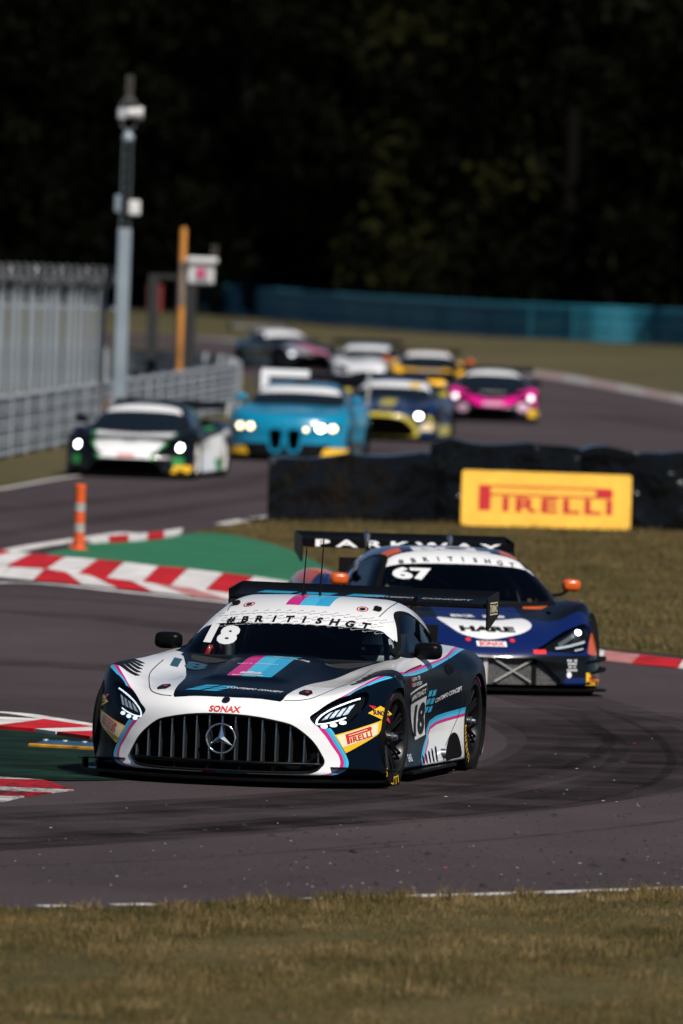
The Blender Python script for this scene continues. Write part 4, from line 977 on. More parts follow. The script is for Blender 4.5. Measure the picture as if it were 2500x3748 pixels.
def capsule(x, y, z, a, b, ra, rb):
    a = np.array(a, float); d = np.array(b, float)-a; L = d@d
    t = np.clip(((x-a[0])*d[0]+(y-a[1])*d[1]+(z-a[2])*d[2])/L, 0, 1)
    return np.sqrt((x-a[0]-t*d[0])**2+(y-a[1]-t*d[1])**2+(z-a[2]-t*d[2])**2)-(ra+(rb-ra)*t)
def driver(car_ob, seat, label, suit, helmet, band=None, wx=.55):
    """seated driver, hands on the wheel; car axes, seat = hip point"""
    hx, hy, hz = seat
    def F(x, y, z):
        C = lambda a, b, ra, rb: capsule(x-hx, y-hy, z-hz, a, b, ra, rb)
        f = C((0, 0, .05), (-.10, 0, .40), .15, .16)
        f = smin(f, C((-.10, -.16, .43), (-.10, .16, .43), .075, .075), .06)
        f = smin(f, C((-.10, 0, .45), (-.08, 0, .56), .06, .055), .03)
        for s in (-1, 1):
            f = smin(f, C((-.10, s*.20, .42), (.10, s*.24, .22), .058, .045), .04)
            f = smin(f, C((.10, s*.24, .22), (.36, s*.15, .30), .043, .032), .02)
            f = smin(f, C((.36, s*.15, .30), (.41, s*.135, .33), .036, .03), .02)
            f = smin(f, C((.05, s*.10, .0), (.48, s*.13, .12), .085, .06), .05)
            f = smin(f, C((.48, s*.13, .12), (.85, s*.11, -.05), .055, .04), .03)
            f = smin(f, C((.85, s*.11, -.05), (.93, s*.11, .06), .04, .03), .02)
        return f
    sh = Shell(F, ((hx-.35, hx+1.02), (hy-.4, hy+.4), (hz-.18, hz+.66)), .03, sym=False)
    o = link('person', mesh_np('person', sh.V, sh.T), car_ob, suit)
    hc = (hx-.07, hy, hz+.64)
    H = lambda x, y, z: (np.sqrt(((x-hc[0])/.145)**2+((y-hc[1])/.118)**2+((z-hc[2])/.14)**2)-1)*.12
    hs = Shell(H, ((hc[0]-.2, hc[0]+.2), (hc[1]-.2, hc[1]+.2), (hc[2]-.2, hc[2]+.2)), .018, sym=False)
    hs.cut(lambda x, y, z: np.maximum(np.abs(z-hc[2]-.012)-.038, hc[0]+.02-x), 1)
    if band: hs.cut(lambda x, y, z: np.abs(z-hc[2]-.085)-.022, 2, [0])
    hs.cut(lambda x, y, z: np.maximum(np.abs(z-hc[2]+.05)-.012, hc[0]-x), 2, [0])
    link('helmet', mesh_np('helmet', hs.V, hs.T, hs.tag), o, [helmet, mat('visor', (.01, .012, .016), .12), P_('white')])
    return o
# ------------------------------------------------------------------ racing cars
GLASS, SIDEG, BANNER, LAMP, HOLE, ARCH, FRIT = 20, 21, 22, 23, 24, 25, 26
SHELLS = {}
def base_shell(key, S, h):
    if (key, h) not in SHELLS: SHELLS[key, h] = Shell(make_field(S), S['box'], h)
    return SHELLS[key, h].copy()
def finish_shell(car, sh, paints, hi, glassm='glass', banner_m=None):
    """splits the painted shell into body, panes, lamp covers; returns body and its skin"""
    skin = Skin(sh.V, sh.T)
    pid = sorted(paints); order = {t: i for i, t in enumerate(pid)}
    def make(name, tags, ms, parent, off=0.):
        V, T, tg = sh.sub(tags)
        if not len(T): return None
        N = grad(sh.F, V); N /= np.linalg.norm(N, axis=1)[:, None]+1e-9
        mi = np.array([order[t] for t in tg]) if ms is None else None
        return link(name, mesh_np(name, V+N*off, T, mi, N), parent, [P_(paints[t]) for t in pid] if ms is None else ms)
    body = make('body', pid, None, car)
    ws = make('windscreen', [GLASS], P_(glassm), car)
    if ws and (sh.tag == BANNER).any(): make('sunstrip', [BANNER], P_(banner_m or 'white'), ws)
    V, T, tg = sh.sub([SIDEG])
    if len(T):
        for s in (1, -1):
            m = (V[T[:, 0], 1]*s) > 0; u, inv = np.unique(T[m], return_inverse=True)
            N = grad(sh.F, V[u]); N /= np.linalg.norm(N, axis=1)[:, None]+1e-9
            link('side_window', mesh_np('side_window', V[u], inv.reshape(-1, 3), None, N), car, P_(glassm))
    lamps = {}
    V, T, tg = sh.sub([LAMP])
    if len(T):
        for s in (1, -1):
            m = (V[T[:, 0], 1]*s) > 0; u, inv = np.unique(T[m], return_inverse=True); inv = inv.reshape(-1, 3)
            N = grad(sh.F, V[u]); N /= np.linalg.norm(N, axis=1)[:, None]+1e-9
            e = link('headlight', mesh_np('headlight', V[u]-N*.05, inv, None, N), car, P_('reflector' if False else 'matte'))
            link('lamp_cover', mesh_np('lamp_cover', V[u], inv, None, N), e, P_('clear')); lamps[s] = e
    if hi:   # dark inner lining of the cabin
        V, T, tg = sh.sub([t for t in pid]+[BANNER]); zc = V[T][:, :, 2].min(1) > sh.zcab
        u, inv = np.unique(T[zc], return_inverse=True); N = grad(sh.F, V[u]); N /= np.linalg.norm(N, axis=1)[:, None]+1e-9
        link('headliner', mesh_np('headliner', V[u]-N*.02, inv.reshape(-1, 3)), car, P_('matte'))
    return body, ws, skin, lamps
def arch_liners(car, xs, r=.341, z=.317):
    for x in xs:
        for s in (-1, 1):
            mb = MB(); mb.lathe([(r+.012, s*1.0), (r+.012, s*.67), (.0, s*.67)], 28, 'Y', (x, 0, z))
            link('wheel_arch_liner', mb.mesh('wheel_arch_liner', 40), car, P_('matte'))
def cabin(car, xd, zd, wd, xs, ysgn, cage=True, hi=True):
    """dashboard, seat, steering wheel and roll cage"""
    mb = MB(); P = [(xd+.35, zd-.35), (xd+.3, zd-.06), (xd+.05, zd-.03), (xd-.35, zd-.07), (xd-.42, zd-.14), (xd-.40, zd-.35)]
    mb.prism(P, -wd, wd, lambda u, v, d: (u, d, v)); link('dashboard', mb.mesh('dashboard'), car, mat('dash_black', (.012, .013, .015), .7))
    mb = MB(); mb.box((xs, 0, .16), (2.2, 1.5, .04)); mb.box((xs-1.05, 0, .55), (.04, 1.4, .9)); link('cabin_floor', mb.mesh('cabin_floor'), car, P_('matte'))
    sy = .36*ysgn
    mb = MB(); S = [(xs+.12, .18), (xs+.14, .30), (xs-.22, .26), (xs-.34, .62), (xs-.44, .95), (xs-.52, .95), (xs-.42, .5), (xs-.36, .18)]
    mb.prism(S, sy-.24, sy+.24, lambda u, v, d: (u, d, v)); link('seat', mb.mesh('seat'), car, mat('seat_shell', (.015, .015, .017), .6))
    if cage:
        mb = MB(); a = xd-.35
        for s in (-1, 1):
            mb.tube([(a, s*(wd-.06), zd-.2), (a-.12, s*(wd-.10), zd+.05), (a-.55, s*(wd-.24), zd+.29), (xs-.45, s*(wd-.24), zd+.33), (xs-.5, s*(wd-.12), zd-.1)], .02, 8)
        mb.tube([(a-.55, -(wd-.24), zd+.29), (a-.55, wd-.24, zd+.29)], .018, 8); mb.tube([(xs-.46, -(wd-.24), zd+.32), (xs-.46, wd-.24, zd+.32)], .018, 8)
        mb.tube([(xs-.46, -(wd-.26), zd+.30), (xs-.5, wd-.2, zd-.1)], .018, 8)
        link('roll_cage', mb.mesh('roll_cage', 60), car, mat('cage_grey', (.10, .105, .11), .45))

def sym(P): return P      # outlines are written for |y| and hold for both sides
def amg_regions(sh, livery=None):
    """panes, lamps, grille and wheel openings common to this body shape"""
    A = np.abs
    ws = spline([(0, .80), (.35, .797), (.62, .793), (.745, .80), (.735, .85), (.705, .915), (.655, .985), (.585, 1.07), (.50, 1.098), (.37, 1.107), (.15, 1.118), (0, 1.119),
                 (-.15, 1.118), (-.37, 1.107), (-.50, 1.098), (-.585, 1.07), (-.655, .985), (-.705, .915), (-.735, .85), (-.745, .80), (-.62, .793), (-.35, .797)], n=4)
    f = lambda off: (lambda x, y, z: np.maximum(np.maximum(poly_sd(ws, y, z)-off, x+.775-off+.40*y*y), -1.85-x))
    zb = pchip([0, .3, .5, .6, .66, .70], [1.022, 1.017, 1.006, .990, .965, .925])
    sw = spline([(-1.20, .842), (-1.35, .895), (-1.53, .985), (-1.71, 1.073), (-1.86, 1.098), (-2.04, 1.087), (-2.2, 1.05), (-2.41, .995), (-2.69, .932), (-2.74, .905), (-2.5, .874), (-2.0, .862), (-1.6, .85)], n=5)
    sidef = lambda off: (lambda x, y, z: np.maximum(poly_sd(sw, x, z)-off, .45-A(y)))
    gr = spline([(0, .478), (.2, .469), (.36, .443), (.46, .415), (.55, .35), (.605, .29), (.645, .22), (.66, .185), (.645, .15), (.58, .112), (.34, .104), (0, .104),
                 (-.34, .104), (-.58, .112), (-.645, .15), (-.66, .185), (-.645, .22), (-.605, .29), (-.55, .35), (-.46, .415), (-.36, .443), (-.2, .469)], n=4)
    hl = spline([(.562, .480), (.604, .518), (.681, .585), (.75, .617), (.823, .638), (.866, .645), (.884, .613), (.875, .554), (.84, .494), (.80, .447), (.743, .419), (.668, .405), (.620, .411), (.580, .445)], n=4)
    sh.cut(f(.022), FRIT); sh.cut(f(0.), GLASS, [FRIT])
    sh.cut(lambda x, y, z: np.maximum(f(.030)(x, y, z), zb(A(y))-z), BANNER, [GLASS, FRIT])
    sh.cut(sidef(.02), FRIT, None); sh.cut(sidef(-.005), SIDEG, [FRIT])
    sh.cut(lambda x, y, z: np.maximum(A(x+2.32+.25*(z-.95))-.022, .45-A(y)), FRIT, [SIDEG])
    sh.cut(lambda x, y, z: np.maximum(poly_sd(hl, A(y), z), .25-x), LAMP)
    sh.cut(lambda x, y, z: np.maximum(poly_sd(gr, y, z), .45-x), HOLE)
    for xw, r in ((0, .352), (-2.65, .365)):
        sh.cut(lambda x, y, z: np.maximum(np.sqrt((x-xw)**2+(z-.318)**2)-r, .6-A(y)), ARCH)
    return hl, gr

def amg_stripes(sh, w1=1., w2=2, w3=3):
    A = np.abs
    ym = pchip([.05, .085, .100, .122, .163, .224, .284, .353, .40, .448, .482, .516, .585, .619, .692, .754, .9], [.56, .62, .68, .738, .757, .745, .706, .663, .625, .60, .582, .604, .681, .733, .827, .918, 1.1])
    yc = pchip([.05, .085, .100, .122, .163, .215, .267, .337, .406, .45, .482, .55, .619, .641, .698, .734, .9], [.62, .69, .745, .788, .806, .794, .768, .733, .691, .64, .60, .66, .765, .787, .883, .973, 1.2])
    wm = pchip([-3.5, -2.74, -2.0, -1.5, -1.0, -.592, -.2, .062, .3], [-.12, -.028, .096, .118, .137, .167, .172, .164, .135])
    wc = pchip([-3.5, -2.9, -2.449, -1.943, -1.517, -.755, -.2, .061, .3], [-.03, .03, .089, .143, .176, .203, .225, .239, .18])
    m = lambda x, y, z: np.where(x > .3, ym(z)-A(y), wm(x)-(A(y)-z))
    c = lambda x, y, z: np.where(x > .3, yc(z)-A(y), wc(x)-(A(y)-z))
    return m, c
LOWW = [(-1.50, .29), (-1.55, .325), (-1.72, .352), (-2.03, .375), (-2.35, .398), (-2.9, .425), (-3.6, .44), (-3.6, -.1), (-1.15, -.1), (-1.2, .09), (-1.40, .19), (-1.49, .24)]

def build_lead():
    A = np.abs
    car = empty('race_car', (-.5607, 69.994, 0), math.radians(-90-12))
    tag(car, 'white and black racing car number 18 leading the pack on the track, large slatted grille', 'race car', 'racing cars on the track')
    sh = base_shell('amg', AMG, .018); sh.zcab = .83
    m, c = amg_stripes(sh)
    mc = lambda x, y, z: m(x, y, z)*.55+c(x, y, z)*.45
    sh.cut(m, 3); sh.cut(mc, 2); sh.cut(lambda x, y, z: m(x, y, z)*.28+c(x, y, z)*.72, 4, [2]); sh.cut(c, 1)
    low = lambda off: (lambda x, y, z: np.maximum(poly_sd(LOWW, x, z)-off, .55-A(y)))
    sh.cut(low(.062), 2, [1]); sh.cut(low(.042), 4, [2]); sh.cut(low(.022), 3, [1, 2, 4]); sh.cut(low(0), 0)
    hd = [(.778, 0), (.776, .1), (.773, .2), (.768, .3), (.758, .362), (.735, .376), (.66, .384), (.516, .398), (.33, .415), (.15, .435), (-.07, .475), (-.28, .525), (-.46, .57), (-.62, .615), (-.78, .66), (-.86, .70), (-1.3, .70)]
    hood = hd+[(a, -b) for a, b in hd[:0:-1]]
    onhood = lambda x, y, z: np.maximum(poly_sd(hood, x, y), -1.1-x)
    sh.cut(onhood, 1, [0])
    box = lambda x0, x1, y0, y1: (lambda x, y, z: np.maximum(np.maximum(x0-x, x-x1), np.maximum(y0-y, y-y1)))
    for x0, x1, tgs in ((-.80, .20, [1]), (-3.3, -1.475, [0])):
        up = lambda g: (lambda x, y, z: np.maximum(g(x, y, z), .5-z))
        sh.cut(up(box(x0, x1, -.135, -.035)), 3, tgs); sh.cut(up(box(x0, x1, -.035, .075)), 4, tgs); sh.cut(up(box(x0, x1, .075, .175)), 2, tgs)
    for y0, y1, t in ((-.13, -.03, 3), (-.03, .18, 2)):
        sh.cut(lambda x, y, z: np.maximum(np.maximum(z-.099, .6-x), np.maximum(y0-y, y-y1)), t, [0])
    vent = spline([(-2.03, .275), (-2.15, .275), (-2.24, .18), (-2.26, .115), (-2.05, .105), (-1.86, .10), (-1.90, .165)], n=4)
    sh.cut(lambda x, y, z: np.maximum(poly_sd(vent, x, z), .6-A(y)), FRIT)
    for k in range(5):
        x0 = -1.16-.105*k
        sl = [(x0, .105), (x0-.05, .10), (x0-.10, .15+.012*k), (x0-.055, .165+.012*k)]
        sh.cut(lambda x, y, z: np.maximum(poly_sd(sl, x, z), .6-A(y)), FRIT)
    hl, gr = amg_regions(sh)
    body, ws, skin, lamps = finish_shell(car, sh, {0: 'white', 1: 'black', 2: 'cyan', 3: 'magenta', 4: mat('light_cyan_vinyl', (.05, .42, .66), .35, 0, .5), FRIT: 'matte'}, True)
    # ---- grille
    g = empty('grille', (0, 0, 0), 0, car)
    mb = MB(); mb.box((.48, 0, .29), (.04, 1.34, .42)); link('radiator', mb.mesh('radiator'), g, P_('matte'))
    F = sh.F
    def xsurf(y, z):
        xs = np.linspace(.3, 1.0, 141); return float(xs[np.argmax(F(xs, np.full(141, y), np.full(141, z)) > 0)])
    top = pchip([0, .2, .36, .46, .55, .605, .66], [.478, .469, .443, .415, .35, .29, .19])
    slat_m = mat('grille_slat', (.20, .23, .26), .22, .9)
    for k in range(-7, 8):
        y = .0455+.089*k if False else .089*k
        if abs(y) > .63: continue
        zt = float(top(abs(y)))-.004; n = 6; V = []; Fs = []
        for i in range(n+1):
            z = .168+(zt-.168)*i/n; xx = xsurf(y, max(z, .12))-.022
            V += [(xx, y-.005, z), (xx, y+.005, z), (xx-.07, y+.008, z), (xx-.07, y-.008, z)]
        for i in range(n):
            for q in range(4): Fs.append((i*4+q, i*4+(q+1) % 4, i*4+4+(q+1) % 4, i*4+4+q))
        Fs += [(3, 2, 1, 0), (n*4, n*4+1, n*4+2, n*4+3)]
        link('slat', MB().add(V, Fs).mesh('slat'), g, slat_m)
    mb = MB(); ys = np.linspace(-.64, .64, 25)
    mb.tube([(xsurf(y, .165)-.02, y, .163) for y in ys], .012, 6); link('grille_bar', mb.mesh('grille_bar', 60), g, P_('carbon'))
    for y in (-.33, -.1, .12, .34):
        mb = MB(); mb.box((xsurf(y, .12)-.06, y, .128), (.06, .014, .055)); link('intake_post', mb.mesh('intake_post'), g, P_('carbon'))
    sx = xsurf(0, .33)+.004; sz = .318
    star = empty('star_emblem', (sx, 0, sz), 0, g)
    ring = MB(); ring.tube([(0, .098*math.sin(t), .098*math.cos(t)) for t in np.linspace(0, 2*math.pi, 41)], .0075, 8, caps=False); link('ring', ring.mesh('ring', 60), star, P_('chrome'))
    arm = MB()
    for k in range(3):
        a = 2*math.pi*k/3; d = np.array([math.sin(a), math.cos(a)]); n_ = np.array([d[1], -d[0]])
        T_ = d*.094; L_ = n_*.021+d*.012; R_ = -n_*.021+d*.012
        q = lambda p, x: (x, p[0], p[1])
        arm.poly([q(T_, .002), q(L_, .0), q((0, 0), .02)]); arm.poly([q(T_, .002), q((0, 0), .02), q(R_, .0)]); arm.poly([q(T_, -.006), q(R_, -.006), q(L_, -.006)])
    link('star_arms', arm.mesh('star_arms'), star, P_('chrome'))
    # lip round the grille opening
    mb = MB(); pts = [(xsurf(y, min(max(z, .1), .47))-.002, y, z) for y, z in gr]; pts.append(pts[0])
    mb.tube(pts, .008, 6, caps=False); link('grille_rim', mb.mesh('grille_rim', 60), g, P_('matte'))
    # ---- headlights
    hf = {s: frame((0, 0, 0), (.70, s*.70, .15), (0, 0, 1)) for s in (1, -1)}
    for s, e in lamps.items():
        yz = lambda P: [(s*y, z) for y, z in P]
        def lay(nm, S, mt, off): return skin.put(nm, S, FRONT, P_(mt), e, off, .02)
        lay('daytime_strip', ribbon2d(spline(yz([(.612, .432), (.618, .468), (.655, .515), (.72, .563), (.80, .60), (.845, .613)]), False, 4), .012), 'led', -.022)
        lay('daytime_strip', ribbon2d(spline(yz([(.612, .432), (.66, .436), (.73, .456), (.785, .482)]), False, 4), .010), 'led', -.022)
        for (y, z) in ((.66, .418), (.715, .428), (.768, .446)):
            lay('lamp_cell', xf(polys2d([(math.cos(t)*.022, math.sin(t)*.014) for t in np.linspace(0, 6.28, 14, endpoint=False)]), (s*y, z)), 'led', -.02)
        lay('led_matrix', polys2d([(s*.645, .462), (s*.795, .508), (s*.825, .578), (s*.69, .522)]), mat('lamp_matrix', (.62, .68, .78), .2, emit=.28, noise=(60, .5)), -.03)
        for y0, z0, y1, z1 in ((.680, .470, .715, .540), (.718, .480, .752, .553), (.757, .494, .788, .566)):
            lay('led_divider', ribbon2d([(s*y0, z0), (s*y1, z1)], .009), 'matte', -.024)
    # ---- aero
    splitter_part(car, [(.975, 0), (.965, .25), (.90, .5), (.79, .7), (.66, .85), (.53, .97), (.42, 1.05), (.30, 1.06), (.30, .5)], .045, .062)
    for s in (1, -1):
        mb = MB()
        q = [(.66, .70, .150), (.60, .79, .150), (.52, .89, .146), (.43, .975, .138), (.36, 1.045, .132), (.30, 1.07, .13)]
        V = []; Fs = []
        for i, (x, y, z) in enumerate(q):
            ou = .045+.02*i/5; V += [(x, s*y*.96, z), (x+ou*.75, s*(y+ou*.65), z-.004), (x+ou*.75, s*(y+ou*.65), z-.012), (x, s*y*.96, z-.012)]
        for i in range(len(q)-1):
            for k in range(4): Fs.append((i*4+k, i*4+(k+1) % 4, i*4+4+(k+1) % 4, i*4+4+k))
        mb.add(V, Fs); link('canard', mb.mesh('canard'), car, P_('carbon'))
        mb = MB(); mb.prism([(.46, .062), (.44, .12), (.36, .135), (.30, .135), (.30, .062)], s*1.045, s*1.057, lambda u, v, d: (u, d, v)); link('splitter_fence', mb.mesh('splitter_fence'), car, P_('carbon'))
        mb = MB(); mb.box((-1.35, s*.955, .068), (1.5, .10, .02)); link('side_skirt', mb.mesh('side_skirt'), car, P_('carbon'))
        mb = MB(); mb.tube([(-1.78, s*.90, .15), (-1.80, s*.985, .152)], [.035, .035], 14, caps=False); mb.tube([(-1.79, s*.91, .15), (-1.79, s*.92, .15)], .034, 14); link('exhaust_pipe', mb.mesh('exhaust_pipe', 50), car, P_('satin'))
    wing_part(car, -3.56, 1.118, .925, .36, (.40, .16, .165), (.40,), (-3.12, .80))
    for s in (1, -1): mirror_part(car, -1.42, s*.915, .868, s, (-1.36, s*.77, .815))
    # ---- roof furniture
    for y, l in ((-.10, .33), (.02, .41)):
        mb = MB(); mb.tube([(-1.98, y, 1.19), (-1.985, y, 1.235), (-2.0, y+.012, 1.195+l)], [.014, .006, .0035], 6); link('antenna', mb.mesh('antenna', 60), car, P_('matte'))
    for s in (1, -1):
        mb = MB(); mb.box((-1.66, s*.50, 1.138), (.06, .05, .03), Matrix.Rotation(s*-.25, 3, 'X'), .008); link('roof_camera', mb.mesh('roof_camera'), car, P_('matte'))
        skin.put('tow_marker', ribbon2d([(math.cos(t)*.036, math.sin(t)*.05) for t in np.linspace(0, 6.2832, 20)], .009), frame((-1.62, s*.40, 1.15), (.3, 0, 1), (-1, 0, .3)), P_('red'), body)
        skin.put('tow_marker', polys2d([(math.cos(t)*.022, math.sin(t)*.03) for t in np.linspace(0, 6.2832, 12, endpoint=False)]), frame((-1.62, s*.40, 1.15), (.3, 0, 1), (-1, 0, .3)), P_('ink'), body)
        pin = frame((.525, s*.486, .63), (.25, 0, 1), (-1, 0, .25))
        skin.put('bonnet_pin', polys2d([(-.045, -.02), (-.03, -.08), (.030, -.085), (.046, .0), (.02, .085), (-.030, .075)]), pin, P_('ink'), body)
        skin.put('bonnet_pin', xf(polys2d([(math.cos(t)*.014, math.sin(t)*.022) for t in np.linspace(0, 6.28, 10, endpoint=False)]), (.008, 0)), pin, P_('red'), body, .006)
    # ---- wheels, arches, cabin
    arch_liners(car, (0, -2.65))
    for s in (1, -1):
        wheel(car, 0, s*1.0, .335, .335, s, -.10, letters=('PIRELLI', (-1.35,), 'yellow', .2))
        wheel(car, -2.65, s*1.005, .345, .345, s, 0, letters=('PIRELLI', (-.55,), 'yellow', 1.2))
    cabin(car, -1.05, .83, .70, -1.72, 1)
    ex = MB(); ex.lathe([(0, .0), (.055, .0), (.06, .015), (.06, .20), (.045, .235), (.02, .245), (.02, .27), (0, .27)], 18, 'Z', (-1.42, -.50, .72)); link('fire_bottle', ex.mesh('fire_bottle', 45), car, P_('satin'))
    ex = MB(); ex.lathe([(0, .0), (.045, .0), (.05, .02), (.05, .10), (.03, .13), (0, .13)], 16, 'Z', (-1.36, -.62, .72)); link('fire_bottle', ex.mesh('fire_bottle', 45), car, P_('red'))
    mb = MB(); mb.tube([(-1.55, .36+.14*math.cos(t), .70+.10*math.sin(t)) for t in np.linspace(0, 6.2832, 25)], .014, 8, caps=False); mb.box((-1.55, .36, .70), (.03, .22, .05)); link('steering_wheel', mb.mesh('steering_wheel', 50), car, P_('matte'))
    # ---- lettering and seams
    put = skin.put; W, K, R_, Y = P_('white'), P_('ink'), P_('red'), P_('yellow'); CY = P_('cyan')
    put('bonnet_lettering', xf(textw('SONAX', .040, .214, .035, .08), (.013, .512), 0), FRONT, R_, body)
    put('nose_badge', polys2d([(math.cos(t)*.028+.005, math.sin(t)*.019+.568) for t in np.linspace(0, 6.28, 20, endpoint=False)]), FRONT, K, body, .004)
    put('nose_badge', xf(ribbon2d([(math.cos(t)*.024, math.sin(t)*.016) for t in np.linspace(0, 6.2832, 20)], .004), (.005, .568)), FRONT, P_('chrome'), body, .007)
    put('windscreen_number', xf(textw('18', .122, .245, .06), (-.475, .930), -.03), FRONT, W, ws, .004)
    arc = []
    for i, ch in enumerate('#BRITISHGT'):
        u = -.465+i*(.945/9); v = 1.05-.125*u*u
        arc.append(xf(text2d(ch, .040, 1.75, .045), (u, v), -.2*u))
    put('sunstrip_lettering', merge2d(*arc), FRONT, K, ws, .004)
    tiny = []
    for j in range(3):
        for i in range(15):
            u = -.56+i*.081+(.04 if j % 2 else 0); v = 1.098-.035*j-.135*u*u
            if abs(u) > .60-.0*j: continue
            tiny.append(xf(ribbon2d([(.020*math.cos(t), .010*math.sin(t)) for t in np.linspace(.6, 5.3, 8)], .0028), (u, v), .25))
            tiny.append(xf(polys2d(rect(.016, -.010, .055, -.0075)), (u, v), .12))
    put('sunstrip_print', merge2d(*tiny), FRONT, mat('grey_print', (.32, .33, .35), .5), ws, .0025)
    put('sunstrip_tab', polys2d([(.605, .985), (.672, .965), (.69, .925)]), FRONT, W, ws, .004)
    hoodf = frame((0, 0, 0), (.12, 0, 1), (-1, 0, .12))
    par = [xf(polys2d(rect(-.050, -.024, .050, .024, .035)), (-.262+.118*i+.035*j, -.555+.066*j-.012*i)) for i in range(2) for j in range(3)]
    put('bonnet_logo', merge2d(*par), hoodf, CY, body)
    put('bonnet_lettering', xf(textw('CONTEMPO CONCEPT', .05, .40, .03), (.145, -.49), -.17), hoodf, W, body)
    put('bonnet_lettering', xf(textw('alba', .10, .15, .07), (.01, .005)), hoodf, W, body)
    put('bonnet_lettering', xf(ribbon2d([(-.10, 0), (-.03, .018), (.05, .016), (.11, .004)], .016), (.0, -.10)), hoodf, W, body)
    put('bonnet_lettering', xf(text2d('EAS', .06, 2.0, .02), (.15, .63)), hoodf, W, body)
    put('bonnet_lettering', xf(text2d('sabre energies', .045, 1.0, .01), (-.02, .33)), hoodf, W, body)
    put('bonnet_number', xf(textw('18', .30, .24, .05), (-.555, .60), .12), hoodf, mat('teal_print', (.02, .065, .10), .4), body)
    for s in (1, -1):   # cowl grilles
        put('cowl_vent', ribbon2d([(s*.34, .825), (s*.45, .845), (s*.56, .885)], .045), hoodf, mat('mesh_grey', (.03, .033, .036), .6, bump=(120, 1, .01)), body, .003)
    # tyre-maker stickers and fuel stickers on both corners
    for s in (1, -1):
        fr = frame((.49, s*.845, .355), (.62, s*.78, .05), (0, 0, 1)); q = lambda P: polys2d([(s*u, v) for u, v in P])
        put('corner_sticker', q([(-.205, .005), (.205, .105), (.205, .055), (.165, .012), (-.12, -.115)]), fr, Y, body, .003, .03)
        put('corner_sticker', q([(-.19, .0), (.165, .088), (.150, .010), (-.145, -.078)]), fr, P_('cream'), body, .005, .03)
        put('sticker_lettering', xf(tyre_brand(), (s*-.005, .006), s*.245, .066), fr, R_, body, .008, .03)
        fs = frame((.31, s*.95, .505), (.45, s*.88, .05), (0, 0, 1))
        put('fuel_sticker', q([(-.13, .002), (-.04, .035), (.0, .048), (.05, .03), (.13, -.008), (.04, -.03), (.0, -.045), (-.05, -.028)]), fs, Y, body, .003, .03)
        put('fuel_sticker', q([(-.105, .055), (-.045, .045), (-.07, .022)]), fs, R_, body, .003); put('fuel_sticker', q([(.10, -.07), (.045, -.045), (.075, -.025)]), fs, R_, body, .003)
        put('sticker_lettering', xf(textw('SUNOCO', .032, .17, .03), (0, 0), -s*.10), fs, mat('navy_ink', (.005, .008, .05), .4), body, .006, .03)
    for fr, s in ((LEFT, 1), (RIGHT, -1)):
        sg = -s   # u runs backwards on the left side
        X = lambda x: -x*s
        pan = [(-.79, .60), (-1.36, .655), (-1.395, .30), (-1.11, .272), (-.86, .275)]
        put('number_panel', polys2d([(X(-.80), .598), (X(-1.355), .652), (X(-1.395), .295), (X(-1.08), .268)]), fr, W, body, .003)
        put('number_panel', polys2d([(X(-.815), .588), (X(-1.345), .64), (X(-1.355), .565), (X(-.86), .52)]), fr, K, body, .005)
        put('panel_lettering', xf(text2d('#BRITSHGT', .036, 2.0, .02), (X(-1.09), .578), 0, 1, .09), fr, W, body, .007)
        put('door_number', xf(textw('18', .225, .33, .05), (X(-1.20), .41), 0, 1, .05), fr, K, body, .006)
        put('door_lettering', xf(text2d('KEVIN TSE', .026, 1.6, .01), (X(-1.03), .692), 0, 1, .03), fr, W, body); put('door_lettering', xf(text2d('BEN GREEN', .026, 1.6, .01), (X(-1.06), .655), 0, 1, .03), fr, W, body)
        for dz in (.692, .655): put('door_flag', polys2d(rect(X(-.865)-.025, dz-.014, X(-.865)+.025, dz+.014)), fr, R_, body)
        put('door_logo', merge2d(*[xf(polys2d(rect(-.045, -.019, .045, .019, .03)), (X(-1.535+.115*(i-1)*-1-.03*(j-1)), .52+.055*(j-1)), 0, 1, .06) for i in (0, 1) for j in range(3)]), fr, CY, body)
        put('door_lettering', xf(text2d('CONTEMPO CONCEPT', .030, 1.35, .015), (X(-1.92), .555), 0, 1, .125), fr, W, body)
        seam = mat('panel_gap', (.004, .004, .005), .8)
        for P in ([(-.70, .74), (-.74, .5), (-.74, .2)], [(-2.12, .80), (-2.2, .62), (-2.2, .45), (-2.05, .30), (-1.9, .2)], [(-.62, .745), (-1.3, .775)]):
            put('panel_gap', ribbon2d([(X(a), b) for a, b in spline(P, False, 5)], .007), fr, seam, body, .002)
        put('door_handle', polys2d([(X(-1.97)+.10*math.cos(t), .728+.038*math.sin(t)) for t in np.linspace(0, 6.28, 16, endpoint=False)]), fr, P_('matte'), body, .003)
        put('rear_lettering', xf(text2d('EAS', .05, 1.2, .02), (X(-.80), .16)), fr, W, body)
    for s in (1, -1):   # slots cut across the top of the front wings
        for k in range(5):
            P = spline([(s*(.735+.016*k), -.25+.10*k), (s*(.82+.013*k), -.19+.10*k), (s*(.90+.010*k), -.10+.10*k), (s*.985, .0+.10*k)], False, 4)
            put('fender_louvre', ribbon2d(P, .046), TOP, P_('ink'), body, .004, .03)
    seam = mat('panel_gap', (.004, .004, .005), .8)
    for q in (1, -1):
        P = [(q*.726, .46+.09), (q*.717, .19+.085), (q*.692, -.086+.08), (q*.622, -.39+.075), (q*.560, -.59+.07), (q*.476, -.686+.07), (q*.385, -.735+.07)]
        put('panel_gap', ribbon2d(spline(P, False, 5), .006), hoodf, seam, body, .002)
    put('panel_gap', ribbon2d(spline([(.535, 1.55), (.545, 1.7), (.55, 1.95), (.53, 2.2)], False, 5), .006), TOP, seam, body, .002)
